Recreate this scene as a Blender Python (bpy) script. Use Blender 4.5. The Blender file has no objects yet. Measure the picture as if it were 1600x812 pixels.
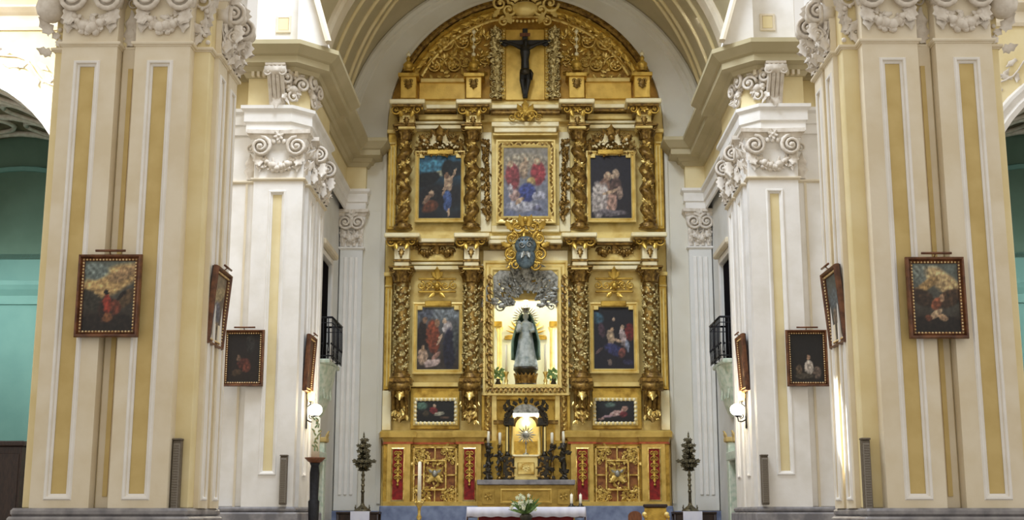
import bpy, math, random
from mathutils import Vector, Matrix, noise
PI = math.pi
scene = bpy.context.scene
C = scene.collection
# ---------------------------------------------------------------- camera
FPX, PX0, PY0 = 1985.0, 800.0, 406.0
EYE = 1.7
TH = math.atan(394.0 / FPX)
PSI = math.atan(22.0 * math.cos(TH) / FPX)
cam_d = bpy.data.cameras.new('camera'); cam = bpy.data.objects.new('camera', cam_d); C.objects.link(cam)
cam_d.sensor_fit = 'HORIZONTAL'; cam_d.sensor_width = 36.0; cam_d.lens = FPX * 36.0 / 1600.0
cam_d.clip_end = 500
cam.location = (0, 0, EYE); cam.rotation_euler = (PI / 2 + TH, 0, PSI)
scene.camera = cam
# ---------------------------------------------------------------- world, daylight, exposure
w = bpy.data.worlds.new('world'); scene.world = w; w.use_nodes = True
bgn = w.node_tree.nodes['Background']
bgn.inputs[0].default_value = (1.0, 0.95, 0.87, 1); bgn.inputs[1].default_value = 0.74
def area(name, loc, target, size, energy, col, sy=None):
    l = bpy.data.lights.new(name, 'AREA'); l.energy = energy; l.color = col
    l.shape = 'RECTANGLE'; l.size = size; l.size_y = sy or size
    o = bpy.data.objects.new(name, l); C.objects.link(o); o.location = loc
    o.rotation_euler = (Vector(target) - Vector(loc)).to_track_quat('-Z', 'Y').to_euler()
    return o
# daylight falling through the windows of the crossing dome and of the transept
area('dome_daylight', (-3.5, 29.5, 27), (1.0, 40, 6), 7, 3800, (0.78, 0.87, 1.0))
area('transept_window_daylight', (-22, 30, 19), (-15.5, 37, 13.5), 2.5, 260, (1.0, 0.98, 0.95)).data.spread = math.radians(50)
area('chancel_window_daylight', (6.6, 42.5, 18.2), (-5, 45.5, 7), 1.6, 500, (0.95, 0.97, 1.0))
scene.view_settings.view_transform = 'Standard'; scene.view_settings.look = 'None'
scene.view_settings.gamma = 1.0; scene.view_settings.use_curve_mapping = False
scene.view_settings.exposure = 0.2
# ---------------------------------------------------------------- measuring helpers
RC = Matrix.Rotation(PSI, 3, 'Z') @ Matrix.Rotation(PI / 2 + TH, 3, 'X')
def P(px, py, Y):
    d = RC @ Vector(((px - PX0) / FPX, (PY0 - py) / FPX, -1.0))
    return Vector((d.x / d.y * Y, Y, EYE + d.z / d.y * Y))
def ZZ(py, Y): return P(822, py, Y).z
def XX(px, py, Y): return P(px, py, Y).x
# ---------------------------------------------------------------- materials
def lin(c):
    return tuple(((v / 255.0) / 12.92 if v / 255.0 <= 0.04045 else ((v / 255.0 + 0.055) / 1.055) ** 2.4) for v in c[:3]) + (1.0,)
MAT = {}
def mat(name, c1, c2=None, scale=4.0, rough=0.6, metal=0.0, bump=0.0, bscale=30.0, emit=None, lo=0.4, hi=0.65, detail=4.0, spec=None, stretch=None):
    m = bpy.data.materials.new(name); m.use_nodes = True; nt = m.node_tree
    b = nt.nodes['Principled BSDF']; b.inputs['Roughness'].default_value = rough; b.inputs['Metallic'].default_value = metal
    b.inputs['Base Color'].default_value = lin(c1)
    tc = nt.nodes.new('ShaderNodeTexCoord'); src = tc.outputs['Object']
    if stretch:
        mp = nt.nodes.new('ShaderNodeMapping'); mp.inputs['Scale'].default_value = stretch; nt.links.new(src, mp.inputs[0]); src = mp.outputs[0]
    if c2:
        n = nt.nodes.new('ShaderNodeTexNoise'); n.inputs['Scale'].default_value = scale; n.inputs['Detail'].default_value = detail
        nt.links.new(src, n.inputs['Vector'])
        r = nt.nodes.new('ShaderNodeValToRGB'); r.color_ramp.elements[0].position = lo; r.color_ramp.elements[1].position = hi
        r.color_ramp.elements[0].color = lin(c1); r.color_ramp.elements[1].color = lin(c2)
        nt.links.new(n.outputs['Fac'], r.inputs[0]); nt.links.new(r.outputs[0], b.inputs['Base Color'])
    if bump:
        n2 = nt.nodes.new('ShaderNodeTexNoise'); n2.inputs['Scale'].default_value = bscale; n2.inputs['Detail'].default_value = 3
        nt.links.new(src, n2.inputs['Vector'])
        bp = nt.nodes.new('ShaderNodeBump'); bp.inputs['Strength'].default_value = bump; bp.inputs['Distance'].default_value = 0.03
        nt.links.new(n2.outputs['Fac'], bp.inputs['Height']); nt.links.new(bp.outputs[0], b.inputs['Normal'])
    if emit:
        b.inputs['Emission Color'].default_value = lin(c1); b.inputs['Emission Strength'].default_value = emit
    MAT[name] = m; return m
mat('cream', (230, 219, 196), (221, 207, 178), 1.2, 0.75, bump=0.08, bscale=12)
mat('ochre', (208, 184, 124), (196, 170, 108), 1.5, 0.75, bump=0.08, bscale=12)
mat('yellow', (234, 219, 174), (226, 208, 156), 1.2, 0.75, bump=0.08, bscale=12)
mat('white', (240, 237, 232), (230, 226, 218), 1.5, 0.7, bump=0.06, bscale=14)
mat('stucco', (228, 220, 208), (205, 194, 178), 5, 0.7, bump=0.1, bscale=20)
mat('wallwhite', (226, 226, 222), (216, 215, 208), 0.8, 0.8)
mat('goldsilver', (226, 210, 152), (160, 138, 82), 9, 0.28, 0.6, bump=0.25, bscale=34)
mat('beige', (224, 221, 208), (216, 211, 194), 0.6, 0.8)
mat('goldmid', (216, 184, 98), (178, 144, 64), 2.5, 0.34, 0.35, bump=0.15, bscale=22, lo=0.42, hi=0.72)
mat('goldyellow', (238, 200, 96), (206, 164, 66), 2.5, 0.34, 0.3, bump=0.15, bscale=22, lo=0.42, hi=0.72)
mat('goldattic', (176, 134, 48), (128, 92, 28), 3.0, 0.36, 0.5, bump=0.3, bscale=24, lo=0.4, hi=0.7)
mat('goldolive', (184, 152, 72), (150, 120, 50), 3.0, 0.38, 0.45, bump=0.2, bscale=24)
mat('vault', (192, 180, 146), (180, 168, 132), 0.6, 0.8)
mat('marble', (150, 147, 148), (112, 110, 114), 3, 0.4, detail=8)
mat('bluemarble', (128, 142, 172), (98, 110, 142), 3, 0.35, detail=8)
mat('greenmarble', (214, 222, 206), (176, 196, 176), 6, 0.4, detail=6)
mat('floorstone', (170, 160, 148), (128, 118, 108), 1.2, 0.35, detail=6)
mat('gold', (214, 178, 82), (150, 114, 40), 3.5, 0.33, 0.6, bump=0.25, bscale=26, lo=0.42, hi=0.72)
mat('goldpale', (240, 216, 138), (212, 178, 92), 2.5, 0.34, 0.25, bump=0.12, bscale=22, lo=0.45, hi=0.75)
mat('goldwhite', (250, 240, 200), (236, 214, 150), 2.0, 0.34, 0.15, bump=0.1, bscale=22, lo=0.45, hi=0.75)
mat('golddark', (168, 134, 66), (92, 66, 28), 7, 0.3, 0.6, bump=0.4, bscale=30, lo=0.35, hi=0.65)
mat('goldbright', (244, 218, 136), (186, 148, 66), 6, 0.25, 0.7, bump=0.2, bscale=30)
mat('red', (150, 28, 22), (112, 16, 14), 8, 0.7)
mat('redline', (190, 92, 40), (160, 70, 30), 8, 0.5)
mat('redground', (150, 96, 44), (110, 56, 26), 8, 0.6)
mat('silver', (172, 172, 164), (112, 112, 104), 9, 0.35, 0.6, bump=0.3, bscale=40)
mat('bluecrest', (104, 122, 130), (70, 84, 92), 9, 0.4, 0.3)
mat('framewood', (118, 74, 44), (80, 46, 26), 6, 0.4, 0.1, bump=0.2)
mat('framegold', (236, 212, 160), (196, 160, 104), 12, 0.4, 0.4)
mat('wooddark', (52, 34, 24), (34, 20, 14), 5, 0.45, stretch=(6, 6, 1))
mat('woodbrown', (128, 76, 40), (92, 50, 26), 5, 0.45, stretch=(6, 6, 1))
mat('crossblack', (26, 28, 30), (40, 38, 34), 8, 0.4)
mat('silvergilt', (126, 118, 92), (72, 66, 50), 12, 0.35, 0.5, bump=0.2)
mat('bronze', (58, 50, 34), (34, 32, 26), 10, 0.4, 0.3)
mat('iron', (30, 30, 36), (18, 18, 22), 10, 0.5, 0.4)
mat('speaker', (136, 128, 116), (120, 112, 102), 40, 0.6)
mat('speakercap', (108, 98, 84), (96, 86, 72), 20, 0.6)
mat('teal', (128, 172, 164), (116, 160, 154), 0.7, 0.8)
mat('tealdark', (112, 140, 124), (100, 128, 112), 0.7, 0.8)
mat('vaultgrey', (132, 118, 92), (92, 82, 62), 1.4, 0.8)
mat('cloth', (226, 226, 238), (214, 214, 230), 3, 0.85)
mat('clothred', (128, 30, 34), (104, 20, 26), 4, 0.8)
mat('wax', (246, 240, 216), None, rough=0.5)
mat('waxgreen', (120, 150, 110), (160, 140, 80), 14, 0.5)
mat('leafgreen', (96, 130, 72), (140, 168, 100), 9, 0.6)
mat('petal', (244, 244, 226), (226, 232, 190), 9, 0.6)
mat('bulb', (255, 244, 214), None, emit=14.0)
mat('bulbwarm', (255, 206, 120), None, emit=3.0)
mat('robewhite', (190, 198, 196), (140, 152, 150), 5, 0.6)
mat('robegreen', (92, 118, 98), (60, 84, 72), 5, 0.6)
mat('skinwood', (196, 160, 128), None, rough=0.5)
mat('niche', (230, 232, 218), (218, 220, 200), 1.5, 0.7)
mat('glasslit', (236, 242, 250), None, emit=6.0)
mat('alabasterglow', (238, 240, 224), None, emit=1.2)
mat('darkgap', (30, 28, 30), None, rough=0.95); MAT['darkgap'].node_tree.nodes['Principled BSDF'].inputs['Specular IOR Level'].default_value = 0.0
m = bpy.data.materials.new('painted_canvas'); m.use_nodes = True
_a = m.node_tree.nodes.new('ShaderNodeAttribute'); _a.attribute_name = 'Col'
m.node_tree.links.new(_a.outputs['Color'], m.node_tree.nodes['Principled BSDF'].inputs['Base Color'])
m.node_tree.nodes['Principled BSDF'].inputs['Roughness'].default_value = 0.55
MAT['canvas'] = m
# ---------------------------------------------------------------- mesh helpers
I4 = Matrix.Identity(4)
W = {}
class MB:
    def __init__(s): s.v = []; s.f = []; s.sm = []
    def add(s, vs, fs, smooth=False, M=None):
        n = len(s.v)
        if M is not None: s.v.extend([M @ Vector(q) for q in vs])
        else: s.v.extend([Vector(q) for q in vs])
        s.f.extend([tuple(i + n for i in q) for q in fs]); s.sm.extend([smooth] * len(fs))
        return s
    def box(s, x0, x1, y0, y1, z0, z1, b=0.0, M=None):
        x0, x1 = min(x0, x1), max(x0, x1); y0, y1 = min(y0, y1), max(y0, y1); z0, z1 = min(z0, z1), max(z0, z1)
        b = min(b, (x1 - x0) * .45, (y1 - y0) * .45, (z1 - z0) * .45)
        if b <= 0:
            vs = [(x, y, z) for x in (x0, x1) for y in (y0, y1) for z in (z0, z1)]
            return s.add(vs, [(0, 1, 3, 2), (4, 6, 7, 5), (0, 4, 5, 1), (2, 3, 7, 6), (0, 2, 6, 4), (1, 5, 7, 3)], False, M)
        vs = []; idx = {}
        lo = (x0, y0, z0); hi = (x1, y1, z1)
        for k in range(8):
            sg = [(k >> a) & 1 for a in range(3)]
            for a in range(3):
                p = [(hi[c] if sg[c] else lo[c]) + (0 if c == a else (-b if sg[c] else b)) for c in range(3)]
                idx[(k, a)] = len(vs); vs.append(tuple(p))
        fs = []
        for a in range(3):
            u, v = [c for c in range(3) if c != a]
            for sd in (0, 1):
                ks = [(sd << a) | (i << u) | (j << v) for i, j in ((0, 0), (1, 0), (1, 1), (0, 1))]
                fs.append([idx[(k, a)] for k in ks])
            for i in (0, 1):
                for j in (0, 1):
                    k0 = (i << u) | (j << v); k1 = k0 | (1 << a)
                    fs.append([idx[(k0, u)], idx[(k1, u)], idx[(k1, v)], idx[(k0, v)]])
        for k in range(8): fs.append([idx[(k, 0)], idx[(k, 1)], idx[(k, 2)]])
        cc = Vector(((x0 + x1) / 2, (y0 + y1) / 2, (z0 + z1) / 2)); out = []
        for q in fs:
            a, b_, c = Vector(vs[q[0]]), Vector(vs[q[1]]), Vector(vs[q[2]])
            out.append(tuple(q) if (b_ - a).cross(c - a).dot(a - cc) > 0 else tuple(reversed(q)))
        return s.add(vs, out, False, M)
    def sweep(s, path, prof, mp, closed=False, side=1, smooth=False, closedprof=False, M=None):
        n = len(path); m_ = len(prof); vs = []; fs = []
        for i in range(n):
            p = path[i]
            a = path[i - 1] if (i > 0 or closed) else None
            b = path[(i + 1) % n] if (i < n - 1 or closed) else None
            def nrm(q0, q1):
                dx, dy = q1[0] - q0[0], q1[1] - q0[1]; l = math.hypot(dx, dy) or 1e-9
                return (-dy / l * side, dx / l * side)
            if a is None: nn = nrm(p, b)
            elif b is None: nn = nrm(a, p)
            else:
                n1 = nrm(a, p); n2 = nrm(p, b); d = 1 + n1[0] * n2[0] + n1[1] * n2[1]; d = max(d, 0.25)
                nn = ((n1[0] + n2[0]) / d, (n1[1] + n2[1]) / d)
            for o, h in prof: vs.append(mp(p[0] + nn[0] * o, p[1] + nn[1] * o, h))
        for i in range(n if closed else n - 1):
            i2 = (i + 1) % n
            for j in range(m_ if closedprof else m_ - 1):
                j2 = (j + 1) % m_
                fs.append((i * m_ + j, i2 * m_ + j, i2 * m_ + j2, i * m_ + j2))
        if not closed:
            fs.append(tuple(range(m_))); fs.append(tuple((n - 1) * m_ + j for j in reversed(range(m_))))
        return s.add(vs, fs, smooth, M)
    def lathe(s, prof, segs=16, c=(0, 0, 0), M=None, smooth=True, fn=None):
        vs = []; fs = []
        for r, z in prof:
            for k in range(segs):
                a = 2 * PI * k / segs; rr = r * (fn(a, z) if fn else 1)
                vs.append((c[0] + rr * math.cos(a), c[1] + rr * math.sin(a), c[2] + z))
        for i in range(len(prof) - 1):
            for k in range(segs):
                k2 = (k + 1) % segs
                fs.append((i * segs + k, i * segs + k2, (i + 1) * segs + k2, (i + 1) * segs + k))
        fs.append(tuple(reversed(range(segs)))); fs.append(tuple((len(prof) - 1) * segs + k for k in range(segs)))
        return s.add(vs, fs, smooth, M)
    def tube(s, pts, rad, segs=6, M=None, flat=1.0):
        pts = [Vector(p) for p in pts]; n = len(pts)
        if not isinstance(rad, (list, tuple)): rad = [rad] * n
        vs = []; fs = []; u = None
        for i in range(n):
            t = (pts[min(i + 1, n - 1)] - pts[max(i - 1, 0)])
            t = t.normalized() if t.length > 1e-9 else Vector((0, 0, 1))
            if u is None:
                u = t.cross(Vector((0, 1, 0)));
                if u.length < 1e-3: u = t.cross(Vector((1, 0, 0)))
            u = (u - t * u.dot(t)).normalized(); v = t.cross(u)
            for k in range(segs):
                a = 2 * PI * k / segs
                vs.append(pts[i] + (u * math.cos(a) + v * math.sin(a) * flat) * rad[i])
        for i in range(n - 1):
            for k in range(segs):
                k2 = (k + 1) % segs
                fs.append((i * segs + k, i * segs + k2, (i + 1) * segs + k2, (i + 1) * segs + k))
        fs.append(tuple(reversed(range(segs)))); fs.append(tuple((n - 1) * segs + k for k in range(segs)))
        return s.add(vs, fs, True, M)
    def ball(s, c, r, segs=8, rings=5, sc=(1, 1, 1), M=None):
        vs = [(c[0], c[1], c[2] - r * sc[2])]; fs = []
        for i in range(1, rings):
            e = -PI / 2 + PI * i / rings
            for k in range(segs):
                a = 2 * PI * k / segs
                vs.append((c[0] + r * sc[0] * math.cos(e) * math.cos(a), c[1] + r * sc[1] * math.cos(e) * math.sin(a), c[2] + r * sc[2] * math.sin(e)))
        vs.append((c[0], c[1], c[2] + r * sc[2])); L = len(vs) - 1
        for k in range(segs):
            k2 = (k + 1) % segs
            fs.append((0, 1 + k2, 1 + k)); fs.append((L, L - segs + k, L - segs + k2))
            for i in range(rings - 2):
                a = 1 + i * segs
                fs.append((a + k, a + k2, a + segs + k2, a + segs + k))
        return s.add(vs, fs, True, M)
    def poly(s, pts, y0, y1, M=None):       # outline in x,z pulled from y0 to y1
        n = len(pts); vs = [(p[0], y0, p[1]) for p in pts] + [(p[0], y1, p[1]) for p in pts]
        fs = [tuple(range(n)), tuple(n + i for i in reversed(range(n)))]
        for i in range(n):
            j = (i + 1) % n; fs.append((i, n + i, n + j, j))
        return s.add(vs, fs, False, M)
    def build(s, name, material, parent=None, origin=None, mod=None):
        xs = [q.x for q in s.v]; ys = [q.y for q in s.v]; zs = [q.z for q in s.v]
        if origin is None: origin = Vector(((min(xs) + max(xs)) / 2, (min(ys) + max(ys)) / 2, min(zs)))
        origin = Vector(origin)
        me = bpy.data.meshes.new(name)
        me.from_pydata([q - origin for q in s.v], [], s.f)
        me.polygons.foreach_set('use_smooth', s.sm)
        me.materials.append(MAT[material]); me.update()
        o = bpy.data.objects.new(name, me); C.objects.link(o)
        W[o.name] = origin
        if parent is not None:
            o.parent = parent; o.location = origin - W[parent.name]
        else: o.location = origin
        return o
def tag(o, label=None, cat=None, group=None, kind=None):
    if label: o['label'] = label
    if cat: o['category'] = cat
    if group: o['group'] = group
    if kind: o['kind'] = kind
    return o
def empty(name, loc, label=None, cat=None, group=None, kind=None):
    o = bpy.data.objects.new(name, None); C.objects.link(o); o.location = loc; o.empty_display_size = 0.2
    W[o.name] = Vector(loc)
    return tag(o, label, cat, group, kind)
KIDS = {}
def kids(o): return [c for c in C.objects if c.parent == o]
def copy_tree(o, parent, cmap):
    c = o.copy(); C.objects.link(c); c.parent = parent; W[c.name] = W[o.name].copy()
    for ch in cmap.get(o.name, []): copy_tree(ch, c, cmap)
    return c
def childmap():
    m_ = {}
    for o in C.objects:
        if o.parent: m_.setdefault(o.parent.name, []).append(o)
    return m_
def mirror(o, label=None, cmap=None):          # the twin on the other side of the church's axis
    if cmap is None: cmap = childmap()
    c = copy_tree(o, o.parent, cmap); c.location.x *= -1; c.scale.x *= -1
    if o.parent is not None:                       # parents of parts lie on the axis
        pass
    if label: c['label'] = label
    w_ = W[o.name]; W[c.name] = Vector((-w_.x, w_.y, w_.z))
    return c
def T(x, y, z, rz=0.0): return Matrix.Translation((x, y, z)) @ Matrix.Rotation(rz, 4, 'Z')
RNG = random.Random(7)
# ---------------------------------------------------------------- carved ornament, local x right, z up, outwards is -y
def scroll(mb, M, cx, cz, r, turns=1.6, a0=0.0, d=1, t=0.17, y=0.0, n=22, segs=6, lift=0.25):
    pts = []; rad = []
    for i in range(n + 1):
        q = i / n; rr = r * (1 - q) + r * 0.16 * q; a = a0 + d * turns * 2 * PI * q
        pts.append((cx + rr * math.cos(a), y - lift * r * q - t * r * .5, cz + rr * math.sin(a))); rad.append(r * t * (1 - .45 * q))
    mb.tube(pts, rad, segs, M)
    mb.ball((cx, y - lift * r - t * r * .4, cz), r * 0.24, 8, 5, M=M)
def leaf(mb, M, x, y, z, a, L, Wd, curl=0.5, lobes=3, nu=7):
    d = (math.cos(a), math.sin(a)); sd = (-d[1], d[0]); vs = []; fs = []
    for i in range(nu):
        t = i / (nu - 1); px = x + d[0] * L * t * (1 - .2 * curl * t); pz = z + d[1] * L * t * (1 - .2 * curl * t)
        py = y - (curl * L * t ** 2.2 * .55 + .04 * L)
        wd = Wd * .5 * (max(0.04, math.sin(PI * min(1, .16 + .84 * t))) ** .75) * (1 + .22 * math.cos(lobes * 2 * PI * t))
        for j in (-1, -.5, 0, .5, 1):
            vs.append((px + sd[0] * wd * j, py - (.10 * Wd if abs(j) == .5 else (.04 * Wd if j == 0 else 0)) + (.10 * Wd if abs(j) == 1 else 0), pz + sd[1] * wd * j))
    for i in range(nu - 1):
        for j in range(4): fs.append((i * 5 + j, i * 5 + j + 1, i * 5 + j + 6, i * 5 + j + 5))
    mb.add(vs, fs, True, M)
def rosette(mb, M, cx, cz, r, n=6, y=0.0):
    for k in range(n): leaf(mb, M, cx, y, cz, 2 * PI * k / n + .3, r, r * .75, .35, 1, 5)
    mb.ball((cx, y - r * .18, cz), r * .25, 6, 4, M=M)
def swag(mb, M, x0, z0, x1, z1, sag, r, n=11, y=0.0, rng=RNG, leaves=True):
    for k in range(n):
        q = k / (n - 1); bulge = .55 + .6 * math.sin(PI * q)
        x = x0 + (x1 - x0) * q; z = z0 + (z1 - z0) * q - sag * 4 * q * (1 - q)
        rr = r * bulge * rng.uniform(.75, 1.15)
        mb.ball((x, y - rr * .7, z + rng.uniform(-.3, .3) * r), rr, 7, 5, M=M)
        mb.ball((x + rng.uniform(-.6, .6) * r, y - rr * .4, z - rr * .9), rr * .7, 6, 4, M=M)
        if leaves: leaf(mb, M, x, y - rr * .5, z, rng.uniform(0, 2 * PI), r * 2.0, r * 1.2, .5, 1, 5)
def foliage(mb, M, x0, x1, z0, z1, n, size, rng=RNG, y=0.0, beads=True, up=None):
    for k in range(n):
        x = rng.uniform(x0, x1); z = rng.uniform(z0, z1); a = rng.uniform(0, 2 * PI) if up is None else up + rng.uniform(-.9, .9)
        leaf(mb, M, x, y - rng.uniform(0, size * .25), z, a, size * rng.uniform(.7, 1.3), size * rng.uniform(.4, .7), rng.uniform(.2, .8), 2, 5)
        if beads and k % 2 == 0:
            mb.ball((rng.uniform(x0, x1), y - size * .2, rng.uniform(z0, z1)), size * rng.uniform(.12, .22), 6, 4, M=M)
def acanthus_scroll(mb, M, cx, cz, r, a0, d, y=0.0, rng=RNG):
    scroll(mb, M, cx, cz, r, 1.35, a0, d, .13, y, 20)
    for k in range(9):
        a = a0 + d * 2 * PI * k / 9
        leaf(mb, M, cx + r * math.cos(a), y - .02, cz + r * math.sin(a), a + d * .9, r * .6, r * .34, .5, 2, 5)
    rosette(mb, M, cx, cz, r * .48, 6, y - r * .22)
def console(mb, M, wd, h, dp):           # S bracket, top at z=0, hangs down to -h
    pr = []
    for i in range(13):
        q = i / 12; out = dp * (1 - q) ** .8 * (1 + .0 * q) + .12 * dp * math.sin(PI * 2 * q) + .05 * dp
        pr.append((out, -h * q))
    for k in range(4):
        xa = -wd / 2 + wd * k / 4 + wd * .02; xb = xa + wd * .21
        vs = []; fs = []
        for o, z in pr: vs += [(xa, 0, z), (xa, -o, z), ((xa + xb) / 2, -o - wd * .06, z), (xb, -o, z), (xb, 0, z)]
        for i in range(12):
            for j in range(4): fs.append((i * 5 + j, i * 5 + j + 1, i * 5 + j + 6, i * 5 + j + 5))
        fs.append((4, 3, 2, 1, 0)); mb.add(vs, fs, True, M)
    mb.box(-wd * .6, wd * .6, -dp * 1.12, 0, 0, h * .1, .01, M)
    mb.tube([(-wd * .62, -dp * .9, -h * .12), (wd * .62, -dp * .9, -h * .12)], h * .13, 10, M)
    leaf(mb, M, 0, -dp * .1, -h * .55, -PI / 2, h * .55, wd * .9, .35)
# ---------------------------------------------------------------- architectural parts
def pilaster(M, wd, z0, z1, dp, iw, iz0, iz1, parent, fm='cream', im='ochre', mm='white', ioff=0.0):
    mb = MB(); x0, x1 = -wd / 2, wd / 2; a0, a1 = ioff - iw / 2, ioff + iw / 2; r = .07
    vs = [(x0, -dp, z0), (x1, -dp, z0), (x1, -dp, z1), (x0, -dp, z1), (a0, -dp, iz0), (a1, -dp, iz0), (a1, -dp, iz1), (a0, -dp, iz1),
          (a0, -dp + r, iz0), (a1, -dp + r, iz0), (a1, -dp + r, iz1), (a0, -dp + r, iz1), (x0, 0, z0), (x1, 0, z0), (x1, 0, z1), (x0, 0, z1)]
    fs = [(0, 1, 5, 4), (1, 2, 6, 5), (2, 3, 7, 6), (3, 0, 4, 7), (4, 5, 9, 8), (5, 6, 10, 9), (6, 7, 11, 10), (7, 4, 8, 11), (8, 9, 10, 11),
          (0, 12, 13, 1), (1, 13, 14, 2), (2, 14, 15, 3), (3, 15, 12, 0)]
    mb.add(vs, fs, False, M); o = mb.build('pilaster', fm, parent)
    p = MB(); p.box(a0, a1, -dp + r - .012, -dp + r + .05, iz0, iz1, 0, M); p.build('panel_inset', im, o)
    g = MB(); t = .055
    g.sweep([(a0, iz0), (a1, iz0), (a1, iz1), (a0, iz1)], [(-.0, dp - .0), (-.015, dp + .03), (-.05, dp + .035), (-.075, dp)],
            lambda u, v, h: (u, -h, v), closed=True, side=1, M=M)
    g.sweep([(a0, iz0), (a1, iz0), (a1, iz1), (a0, iz1)], [(.0, dp - .02), (.03, dp - .03), (.05, dp - .05)],
            lambda u, v, h: (u, -h, v), closed=True, side=1, M=M)
    g.build('panel_moulding', mm, o)
    return o
def capital(M, wd, h, dp, parent, rng, nleaf=4, garland=True, m='stucco', vol=True, mbell='cream'):
    b = MB(); b.box(-wd / 2, wd / 2, -dp, 0, 0, h * .62, .01, M)
    b.add([(-wd / 2, -dp, h * .6), (wd / 2, -dp, h * .6), (wd / 2 + .1, -dp - .12, h * .82), (-wd / 2 - .1, -dp - .12, h * .82), (-wd / 2, 0, h * .6), (wd / 2, 0, h * .6), (wd / 2 + .1, 0, h * .82), (-wd / 2 - .1, 0, h * .82)],
          [(0, 1, 2, 3), (1, 5, 6, 2), (0, 3, 7, 4)], False, M)
    o = b.build('capital', mbell, parent)
    a = MB()
    a.sweep([(-wd / 2 - .02, 0), (-wd / 2 - .02, -dp - .04), (0, -dp + .02), (wd / 2 + .02, -dp - .04), (wd / 2 + .02, 0)], [(0, h * .8), (.1, h * .82), (.13, h * .9), (.19, h * .92), (.19, h), (0, h)],
            lambda u, v, z: (u, v, z), side=-1, M=M)
    a.build('abacus', m, o)
    R = h * .215
    if vol:
        for sx in (-1, 1):
            v = MB(); cx = sx * (wd / 2 - R * .62); cz = h * .66
            scroll(v, M, cx, cz, R, 1.9, PI / 2 if sx < 0 else PI / 2, -sx * -1, .2, -dp - .1, 26, 7)
            v.tube([(cx, -dp + .1, cz), (cx, -dp - .12, cz)], R * .85, 12, M)
            leaf(v, M, cx + sx * R * .4, -dp - .05, cz - R * .7, -PI / 2 - sx * .3, R * 1.5, R * .9, .5)
            v.build('volute', m, o)
        e = MB()
        for k in range(5):
            x = (k - 2) * wd * .1
            e.ball((x, -dp - .12, h * .76), wd * .045, 7, 5, (1, .8, 1.3), M)
        rosette(e, M, 0, h * .88, h * .12, 6, -dp - .16)
        e.build('egg_moulding', m, o)
    if garland:
        g = MB(); swag(g, M, -wd * .36, h * .46, wd * .36, h * .46, h * .24, h * .068, 13, -dp, rng)
        leaf(g, M, -wd * .38, -dp, h * .5, -PI / 2, h * .4, h * .16, .3); leaf(g, M, wd * .38, -dp, h * .5, -PI / 2, h * .4, h * .16, .3)
        foliage(g, M, -wd * .3, wd * .3, h * .2, h * .45, 14, h * .12, rng, -dp)
        g.build('garland', m, o)
    if nleaf:
        for k in range(nleaf):
            l = MB(); x = (k + .5) / nleaf * wd - wd / 2
            leaf(l, M, x, -dp, h * .04, PI / 2, h * .46, wd / nleaf * 1.05, .5, 3)
            leaf(l, M, x, -dp - .02, h * .04, PI / 2, h * .3, wd / nleaf * .6, .7, 2)
            l.build('acanthus_leaf', m, o)
    return o
ASTR = [(0, -.07), (.02, -.07), (.025, -.045), (.06, -.04), (.075, -.015), (.07, .02), (.03, .035), (0, .04)]
ZC, ZCT = 11.28, 12.72
ARCHI = [(0, 12.7), (.07, 12.7), (.07, 12.98), (.13, 13.0), (.13, 13.3), (.22, 13.38), (.22, 13.48), (0, 13.48)]
FRIEZE = [(0, 13.47), (.05, 13.47), (.05, 14.36), (0, 14.36)]
CORN = [(0, 14.35), (.12, 14.35), (.2, 14.48), (.28, 14.5), (.34, 14.62), (.62, 14.66), (.62, 14.86), (.7, 14.9), (.82, 15.02), (.92, 15.12), (.92, 15.25), (0, 15.3)]
XY = lambda u, v, z: (u, v, z)
# ================================================================ the setting
f = MB(); f.box(-28, 28, -6, 52, -.3, 0); tag(f.build('floor', 'floorstone'), kind='structure')
f = MB()
for k in range(5): f.box(-6.3, 6.3, 33.2 + .35 * k, 46.2, .16 * k, .16 * (k + 1), .02)
tag(f.build('floor_presbytery', 'floorstone'), kind='structure')
PRE = .8
# end wall with the arched recess of the altarpiece
YW = 46.2; RA = 5.22; ZS = 16.0
w_ = MB()
def archpts(r, zs, n=36): return [(-r * math.cos(PI * k / n), zs + r * math.sin(PI * k / n)) for k in range(n + 1)]
ap = archpts(RA, ZS)
for sx in (-1, 1): w_.box(sx * RA, sx * 7.6, YW, YW + .15, 0, ZS)
for k in range(36):
    a, b = ap[k], ap[k + 1]
    w_.poly([a, b, (b[0], 23.6), (a[0], 23.6)], YW, YW + .15)
for sx in (-1, 1): w_.box(sx * RA, sx * 7.6, YW, YW + .15, ZS, 23.6)
wb = tag(w_.build('wall_back', 'beige'), kind='structure')
# lower wall of the end bays in cool white, with flat pilasters
CM = None
def end_bay():
    e = empty('wall_end_bay', (-6.2, YW, 0), kind='structure')
    q = MB(); q.box(-6.95, -5.4, YW - .04, YW, 1.75, 12.7); q.build('wall_face', 'beige', e)
    xa, xb = -6.86, -6.02
    M = T((xa + xb) / 2, YW - .04, 0)
    q = MB(); q.box(-.42, .42, -.26, 0, 1.75, ZC, .02, M); o = q.build('pilaster', 'wallwhite', e)
    for k in range(3):
        q = MB(); q.box(-.26 + .2 * k, -.14 + .2 * k, -.30, -.25, 2.3, ZC - .35, .02, M); q.build('flute_fillet', 'white', o)
    q = MB(); q.sweep([(-.42, 0), (-.42, -.26), (.42, -.26), (.42, 0)], [(a, ZC + b) for a, b in ASTR], XY, side=-1, M=M); q.build('astragal', 'white', e)
    capital(M @ Matrix.Translation((0, 0, ZC)), .84, 1.42, .28, e, random.Random(3), 4, True, mbell='white')
    q = MB(); q.box(-7.0, -5.24, YW - .3, YW, 0, 1.75, .03); q.build('plinth', 'bluemarble', e)
    return e
eb = end_bay()
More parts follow.
